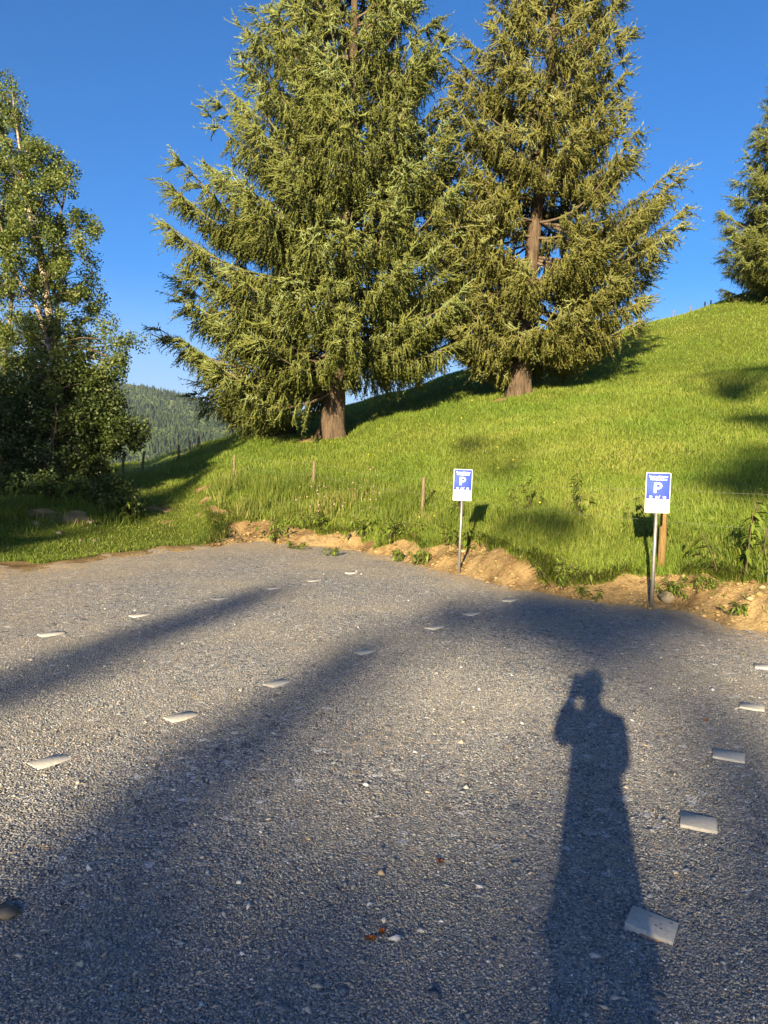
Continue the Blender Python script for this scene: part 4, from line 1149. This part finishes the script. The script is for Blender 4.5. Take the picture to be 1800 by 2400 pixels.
    for k, w in enumerate((.10, .085, .10, .06)): m3.prism(rect(-.02 + w / 2 - .05 + .03, zb + .118 - .017 * k, w, .0032), yf - .0012, yf - .0002)
    return root
s1 = make_sign('blue and white parking sign on a thin pole, with a wooden post behind it')
p = gnd(1527, 1424); s1.location = (p.x, p.y, 0); s1.rotation_euler = (R(-1.0), R(.6), R(-9)); s1.scale = (1, 1, 1)
s2 = copy_tree(s1); tag(s2, 'blue and white parking sign on a thin pole, farther one at the sandy corner')
p = gnd(1075, 1347); s2.location = (p.x, p.y, 0); s2.rotation_euler = (R(-1.0), R(1.0), R(-4))

# ------------------------------------------------------------------ pavers marking the bays
PAVER_AT = []
def pavers():
    rows = [
        ('left', [(120, 1487), (328, 1443), (517, 1405), (640, 1380), (735, 1362), (825, 1343)], .125, .21, 0,
         ['dusty paver nearest the left edge of the photo in the far left row', 'paver second from the left in the far left row', 'paver third from the left in the far left row', 'paver fourth from the left in the far left row', 'paver fifth from the left in the far left row', 'farthest paver of the far left row, left of the farther sign']),
        ('middle', [(118, 1787), (425, 1682), (650, 1603), (855, 1530), (1018, 1472), (1105, 1440), (1195, 1408)], .125, .20, 0,
         ['cracked speckled paver at the left end of the middle row', 'paver second from the left in the middle row, sand drifted round it', 'clean pale paver third from the left in the middle row', 'paver fourth from the left in the middle row with sand on both sides', 'paver fifth from the left in the middle row, in tree shadow', 'paver sixth from the left in the middle row, ringed by sand', 'farthest paver of the middle row, right of the farther sign']),
        ('right', [(1637, 1930), (1708, 1773), (1763, 1658), (1792, 1564)], .165, .145, 1,
         ['chipped paver second nearest in the right row, right of the person shadow', 'paver third nearest in the right row', 'paver fourth nearest in the right row with one small dark hole', 'farthest paver of the right row, cut by the right edge of the photo'])]
    for rname, pts, w, l, perp, labs in rows:
        for (px, py), lab in zip(pts, labs):
            p = gnd(px, py)
            root = empty('paving_stone', (p.x, p.y, 0)); PAVER_AT.append((p.x, p.y))
            root.rotation_euler = (random.uniform(-.008, .008), random.uniform(-.008, .008), (R(64) if perp else R(50)) + random.uniform(-.06, .06))
            tag(root, 'pale concrete ' + lab, 'paver', 'pavers marking the parking bays')
            mb = MB(); mb.box((0, 0, -.021), (l * random.uniform(.95, 1.05), w * random.uniform(.95, 1.05), .066), jit=.0, bev=.003)
            me = mb.build('slab', MAT['paver'], root)
    p = gnd(1527, 2172)
    root = empty('paving_stone', (p.x, p.y, -.004)); tag(root, 'tilted concrete paver with reddish broken edge, nearest one, beside the shadow of a person', 'paver', 'pavers marking the parking bays')
    root.rotation_euler = (R(-3.0), R(5), math.atan2(-.081, .138))
    mb = MB(); mb.box((0, 0, -.008), (.166, .142, .056), jit=.0, bev=.003); mb.build('slab', MAT['paver'], root)
    mb = MB(); mb.box((.022, -.0725, -.006), (.10, .008, .020), jit=.003); mb.build('broken_edge', MAT['clay'], root)
    mb = MB()
    rr = random.Random(2)
    for k in range(6):
        x, y = rr.uniform(-.02, .06), rr.uniform(-.05, .05); r = rr.uniform(.0025, .005)
        mb.add([(x + r * math.cos(a) * 1.3, y + r * math.sin(a), .0215) for a in (0, .9, 1.9, 2.9, 3.9, 5.2)] + [(x, y, .0195)], [(i, (i + 1) % 6, 6) for i in range(6)])
    mb.build('pit', MAT['sign_grey'], root)
pavers()

# ------------------------------------------------------------------ loose stones of the gravel
def gravel_stones():
    rs = np.random.default_rng(99)
    def stones(n, r0, r1, p, size_lo, size_hi, t0=-36, t1=38):
        u = rs.random(n); r = (r0 ** (1 - p) + u * (r1 ** (1 - p) - r0 ** (1 - p))) ** (1 / (1 - p))
        th = rs.uniform(R(t0), R(t1), n)
        return r * np.sin(th), r * np.cos(th), np.exp(rs.uniform(np.log(size_lo), np.log(size_hi), n))
    parts = [stones(240000, 1.9, 6.0, 1.6, .0032, .0076), stones(120000, 5.0, 14.5, 1.4, .0042, .0080), stones(14000, 1.9, 12, 1.5, .0075, .0115), stones(650, 1.9, 14, 1.3, .014, .024)]
    X = np.concatenate([q[0] for q in parts]); Y = np.concatenate([q[1] for q in parts]); S = np.concatenate([q[2] for q in parts])
    # coarse gravel left of the left paver row; sandier, smoother ground near the bank
    _, out, _, _ = ground_z(X, Y, False)
    bare = fbm(X * .55, Y * .55, 61)
    keep = (out < .25) & (rs.random(len(X)) < np.clip(1.25 - 1.1 * np.clip((bare - .55) * 5, 0, .8), .2, 1))
    for cx, cy in PAVER_AT: keep &= np.hypot(X - cx, Y - cy) > .088
    X, Y, S = X[keep], Y[keep], S[keep]; n = len(X)
    base = np.array([(1, 0, 0), (-1, 0, 0), (0, 1, 0), (0, -1, 0), (0, 0, 1), (0, 0, -1)], float)
    P = base[None] * rs.uniform(.55, 1.15, (n, 6, 1)) + rs.normal(0, .22, (n, 6, 3))
    P *= np.stack([rs.uniform(.8, 1.5, n), rs.uniform(.6, 1.0, n), rs.uniform(.28, .62, n)], -1)[:, None]
    P *= S[:, None, None]
    a = rs.uniform(0, 6.28, n); tx = rs.normal(0, .4, n)
    y2 = P[..., 1] * np.cos(tx)[:, None] - P[..., 2] * np.sin(tx)[:, None]; z2 = P[..., 1] * np.sin(tx)[:, None] + P[..., 2] * np.cos(tx)[:, None]
    x3 = P[..., 0] * np.cos(a)[:, None] - y2 * np.sin(a)[:, None]; y3 = P[..., 0] * np.sin(a)[:, None] + y2 * np.cos(a)[:, None]
    zb = 0.03 * (fbm(X * 0.5, Y * 0.5, 60) - 0.5) + .0012 + S * rs.uniform(-.12, .28, n)
    V = np.stack([x3 + X[:, None], y3 + Y[:, None], z2 + zb[:, None]], -1).reshape(-1, 3)
    tr = np.array([(0, 2, 4), (2, 1, 4), (1, 3, 4), (3, 0, 4), (2, 0, 5), (1, 2, 5), (3, 1, 5), (0, 3, 5)])
    f = (np.arange(n)[:, None, None] * 6 + tr[None]).reshape(-1, 3)
    big = S > .0185
    tint = np.clip(rs.beta(1.6, 1.7, n) * .92, 0, .9); tint = np.where(rs.random(n) < .012, rs.uniform(.92, 1, n), tint); tint = np.where(big & (rs.random(n) < .25), rs.uniform(.86, .96, n), tint)
    o = mesh_obj('gravel', V, f, MAT['stones'], None, {'tint': np.repeat(tint, 6)})
    tag(o, 'loose grey and tan gravel chippings of the parking lot', 'gravel', kind='stuff')
gravel_stones()

def rock_mesh(seed, s, flat=.6):
    rr = np.random.default_rng(seed)
    n, m = 7, 5; V = []; 
    for i in range(m + 1):
        ph = math.pi * i / m
        for k in range(n):
            a = 2 * math.pi * k / n; r = 1 + .30 * rr.normal()
            V.append((r * math.sin(ph) * math.cos(a), r * math.sin(ph) * math.sin(a) * .8, flat * math.cos(ph) * (1 + .1 * rr.normal())))
    f = [(i * n + k, i * n + (k + 1) % n, (i + 1) * n + (k + 1) % n, (i + 1) * n + k) for i in range(m) for k in range(n)]
    return np.array(V) * s, np.array(f)
ROCKS = [(85, 1228, 15.0, .13, 'tan rock at the left of the bare earth on the mound'), (140, 1238, 14.7, .10, 'tan rock in the middle of the bare earth on the mound'), (128, 1210, 15.4, .16, 'largest rock in the bare earth on the mound'),
         (190, 1248, 14.4, .09, 'pale stone at the foot of the bare earth on the mound'), (222, 1246, 14.5, .08, 'pale stone at the right foot of the mound'), (170, 1250, 14.3, .07, 'small grey stone at the foot of the mound'), (210, 1205, 15.6, .12, 'brown rock on the right of the bare earth on the mound')]
for k, (px, py, Y, s, lab) in enumerate(ROCKS):
    s *= .62; V, f = rock_mesh(k, s); p = at(px, py, Y); z = max(0, gz(p.x, Y))
    o = mesh_obj('rock', V, f, MAT['rock']); o.location = (p.x, Y, z + s * .1); o.rotation_euler.z = k; tag(o, lab, 'rock', 'rocks on the mound')
V, f = rock_mesh(40, .055, .25); o = mesh_obj('pale_stone', V, f, MAT['rock']); p = gnd(2, 2143); o.location = (p.x, p.y, .01); tag(o, 'flat pale stone at the left edge of the photo low in the gravel', 'stone')
V, f = rock_mesh(41, .10, .8); o = mesh_obj('rock', V, f, MAT['rock']); p = at(1568, 1398, 9.15); o.location = (p.x, 9.15, max(gz(p.x, 9.15), 0) + .04); tag(o, 'sandy stone on the bank just right of the nearer sign pole', 'rock')
def clods():
    rc = np.random.default_rng(61)
    X, Y, th, r = polar(26000, R(-14), R(36), 8.0, 18.5, 1.2)
    z, out, soil, rk = ground_z(X, Y)
    k = (soil > .5) & (out > -.1) & (rc.random(len(X)) < .25 + .75 * (fbm(X * 1.2, Y * 1.2, 71) > .5)); X, Y, z = X[k], Y[k], z[k]; n = len(X)
    S = np.exp(rc.normal(np.log(.016), .55, n)).clip(.006, .075)
    base = np.array([(1, 0, 0), (-1, 0, 0), (0, 1, 0), (0, -1, 0), (0, 0, 1), (0, 0, -1), (.7, .7, .3), (-.7, .6, .2), (.6, -.7, .3), (-.6, -.7, .2)], float)
    tr = np.array([(4, 0, 6), (4, 6, 2), (4, 2, 7), (4, 7, 1), (4, 1, 9), (4, 9, 3), (4, 3, 8), (4, 8, 0), (5, 6, 0), (5, 2, 6), (5, 7, 2), (5, 1, 7), (5, 9, 1), (5, 3, 9), (5, 8, 3), (5, 0, 8)])
    P = base[None] * rc.uniform(.65, 1.2, (n, 10, 1)) * np.array([1.1, .9, .75]) * S[:, None, None]
    V = (P + np.c_[X, Y, z + S * .25][:, None]).reshape(-1, 3)
    f = (np.arange(n)[:, None, None] * 10 + tr[None]).reshape(-1, 3)
    tag(mesh_obj('soil_clods', V, f, MAT['clod'], None, {'tint': np.repeat(rc.random(n), 10)}), 'crumbs and clods of sandy soil lying on the bank', 'soil', kind='stuff')
clods()
# dead leaves on the gravel
def leaf_litter(px, py, s, lab):
    p = gnd(px, py); rr = random.Random(int(px)); mb = MB()
    n = 9; P = []
    for k in range(n):
        a = 2 * math.pi * k / n; r = s * rr.uniform(.55, 1.1)
        P.append((r * math.cos(a) * 1.3, r * math.sin(a) * .7, .010 + rr.uniform(0, .012)))
    P.append((0, 0, .006)); mb.add(P, [(k, (k + 1) % n, n) for k in range(n)])
    P2 = [(x, y, z - .0015) for x, y, z in P]; mb.add(P2, [((k + 1) % n, k, n) for k in range(n)])
    o = mb.build('dead_leaf', MAT['rust']); o.location = (p.x, p.y, .004); o.rotation_euler.z = rr.uniform(0, 3); tag(o, lab, 'leaf', 'dead leaves on the gravel')
leaf_litter(868, 2207, .022, 'orange brown dead leaf on the gravel at the bottom centre, left one of the pair')
leaf_litter(896, 2193, .020, 'orange dead leaf on the gravel at the bottom centre, right one of the pair')
leaf_litter(1655, 1693, .020, 'rust coloured leaf on the gravel left of the right paver row')
leaf_litter(1030, 2026, .018, 'brown leaf scrap on the gravel left of the person shadow')

# ------------------------------------------------------------------ the photographer, whose shadow falls on the gravel
def person():
    root = empty('person', (.01, -.36, 0)); tag(root, 'person in jacket and trousers holding up a phone, casting the long shadow on the gravel', 'person')
    def skin(name, verts, edges, radii, mat, sub=2, rootv=0):
        me = bpy.data.meshes.new(name); me.from_pydata(verts, edges, []); 
        tmp = bpy.data.objects.new('tmp_' + name, me); COL.objects.link(tmp)
        md = tmp.modifiers.new('s', 'SKIN'); 
        for d, r in zip(me.skin_vertices[0].data, radii): d.radius = r if isinstance(r, tuple) else (r, r)
        me.skin_vertices[0].data[rootv].use_root = True
        sb = tmp.modifiers.new('b', 'SUBSURF'); sb.levels = sub; sb.render_levels = sub
        bpy.context.view_layer.update()
        m2 = bpy.data.meshes.new_from_object(tmp.evaluated_get(bpy.context.evaluated_depsgraph_get()))
        bpy.data.objects.remove(tmp, do_unlink=True)
        m2.name = name; m2.materials.clear(); m2.materials.append(mat)
        for p in m2.polygons: p.use_smooth = True
        o = bpy.data.objects.new(name, m2); COL.objects.link(o); o.parent = root; return o
    skinm = simple('skin', (.45, .28, .20), .6, .3); jacket = simple('jacket', (.05, .06, .09), .9, .1, 30, .2); trous = simple('trousers', (.06, .06, .07), .9, .1, 30, .2); hairm = simple('hair', (.06, .04, .025), .8, .2); shoe = simple('shoe', (.07, .05, .04), .7, .2)
    # body: pelvis root, spine, neck, head; legs; arms up to the phone
    V = [(0, 0, .95), (0, 0, 1.12), (0, .0, 1.30), (0, 0, 1.44), (0, .015, 1.53), (0, .03, 1.60), (0, .035, 1.69), (0, .03, 1.755),
         (-.072, 0, .86), (-.085, .01, .50), (-.08, -.02, .10), (-.08, .10, .04), (.072, 0, .86), (.085, .01, .50), (.08, -.02, .10), (.08, .10, .04),
         (-.15, 0, 1.44), (-.155, .18, 1.33), (-.075, .30, 1.50), (-.06, .335, 1.585), (.155, 0, 1.44), (.175, .10, 1.20), (.10, .30, 1.47), (.085, .335, 1.575)]
    E = [(0, 1), (1, 2), (2, 3), (3, 4), (4, 5), (5, 6), (6, 7), (0, 8), (8, 9), (9, 10), (10, 11), (0, 12), (12, 13), (13, 14), (14, 15), (3, 16), (16, 17), (17, 18), (18, 19), (3, 20), (20, 21), (21, 22), (22, 23)]
    Rr = [(.125, .105), (.135, .10), (.145, .11), (.13, .09), .06, .078, .095, .07, .064, .054, .05, .045, .064, .054, .05, .045, .075, .052, .040, .034, .075, .052, .040, .034]
    skin('body', V, E, Rr, skinm)
    # jacket and trousers as close-fitting shells
    skin('jacket', V[:4] + V[16:19] + V[20:23] + [(0, 0, .80)], [(0, 1), (1, 2), (2, 3), (3, 4), (4, 5), (5, 6), (3, 7), (7, 8), (8, 9), (0, 10)], [(.180, .13), (.158, .12), (.158, .12), (.13, .10), .085, .074, .060, .078, .065, .052, (.165, .12)], jacket)
    skin('trousers', [(0, 0, .96), (-.098, 0, .80), (-.108, .01, .50), (-.105, -.01, .10), (.098, 0, .80), (.108, .01, .50), (.105, -.01, .10)], [(0, 1), (1, 2), (2, 3), (0, 4), (4, 5), (5, 6)], [(.150, .12), .076, .062, .058, .076, .062, .058], trous)
    # hair cap, ears, nose, eyes
    def ell(name, c, r, mat, n=16, m=10, cut=None):
        V = []; f = []
        for i in range(m + 1):
            ph = math.pi * i / m
            for k in range(n):
                a = 2 * math.pi * k / n; V.append((c[0] + r[0] * math.sin(ph) * math.cos(a), c[1] + r[1] * math.sin(ph) * math.sin(a), c[2] + r[2] * math.cos(ph)))
        for i in range(m if cut is None else cut):
            for k in range(n): f.append((i * n + k, (i + 1) * n + k, (i + 1) * n + (k + 1) % n, i * n + (k + 1) % n))
        return mesh_obj(name, np.array(V), np.array(f), mat, root, None, True)
    ell('hair', (0, .012, 1.705), (.094, .11, .10), hairm, 18, 12, 7)
    for s in (-1, 1):
        ell('ear', (s * .086, .03, 1.665), (.012, .022, .033), skinm, 8, 6)
        ell('eye', (s * .032, .112, 1.675), (.012, .009, .008), MAT['sign_white'], 8, 6)
        ell('shoe', (s * .08, .055, .045), (.05, .145, .05), shoe, 12, 8)
    ell('nose', (0, .128, 1.65), (.013, .02, .024), skinm, 8, 6)
    ell('mouth', (0, .112, 1.61), (.025, .009, .007), MAT['clay'], 8, 6)
    # hands: palm with four unequal fingers and a thumb closing on the phone
    for s, wx, wz in ((-1, -.062, 1.585), (1, .085, 1.575)):
        px_ = wx + (.0 if s < 0 else -.02)
        V = [(wx, .325, wz), (px_ * .9, .345, wz + .045)]; E = [(0, 1)]; Rr = [(.030, .018), (.036, .014)]
        for q, (dz, ln) in enumerate(((.045, .062), (.025, .070), (.003, .066), (-.018, .052))):
            b = (px_ * .85, .350, wz + .045 + dz * .8); m_ = (px_ * .85 - s * -.0 + s * .012, .368, wz + .045 + dz); t = (px_ * .85 - s * ln * .7, .374, wz + .047 + dz)
            i = len(V); V += [b, m_, t]; E += [(1, i), (i, i + 1), (i + 1, i + 2)]; Rr += [.0095, .009, .0075]
        i = len(V); V += [(px_ * .8, .335, wz + .03), (px_ * .8 - s * .04, .330, wz + .05)]; E += [(1, i), (i, i + 1)]; Rr += [.011, .009]
        skin('hand', V, E, Rr, skinm, 1)
    return root
person()
mb = MB(); mb.box((0, -.010, 1.578), (.074, .008, .155), bev=.003)
ph = mb.build('phone', MAT['sign_grey']); tag(ph, 'dark phone held upright in both hands by the photographer', 'phone')

# ------------------------------------------------------------------ air
def haze():
    m = bpy.data.materials.new('haze'); m.use_nodes = True; nt = m.node_tree
    nt.nodes.remove(nt.nodes['Principled BSDF'])
    v = nt.nodes.new('ShaderNodeVolumePrincipled'); v.inputs['Color'].default_value = (.75, .86, 1.0, 1); v.inputs['Density'].default_value = HAZE
    v.inputs['Anisotropy'].default_value = 0.45
    nt.links.new(v.outputs[0], nt.nodes['Material Output'].inputs['Volume'])
    mb = MB(); mb.box((0, 0, (252 - 97) / 2), (5200, 5200, 252 + 97))
    o = mb.build('haze', m); tag(o, 'pale blue air between the pasture and the far hill', 'haze', kind='stuff')
HAZE = 0.00014
haze()
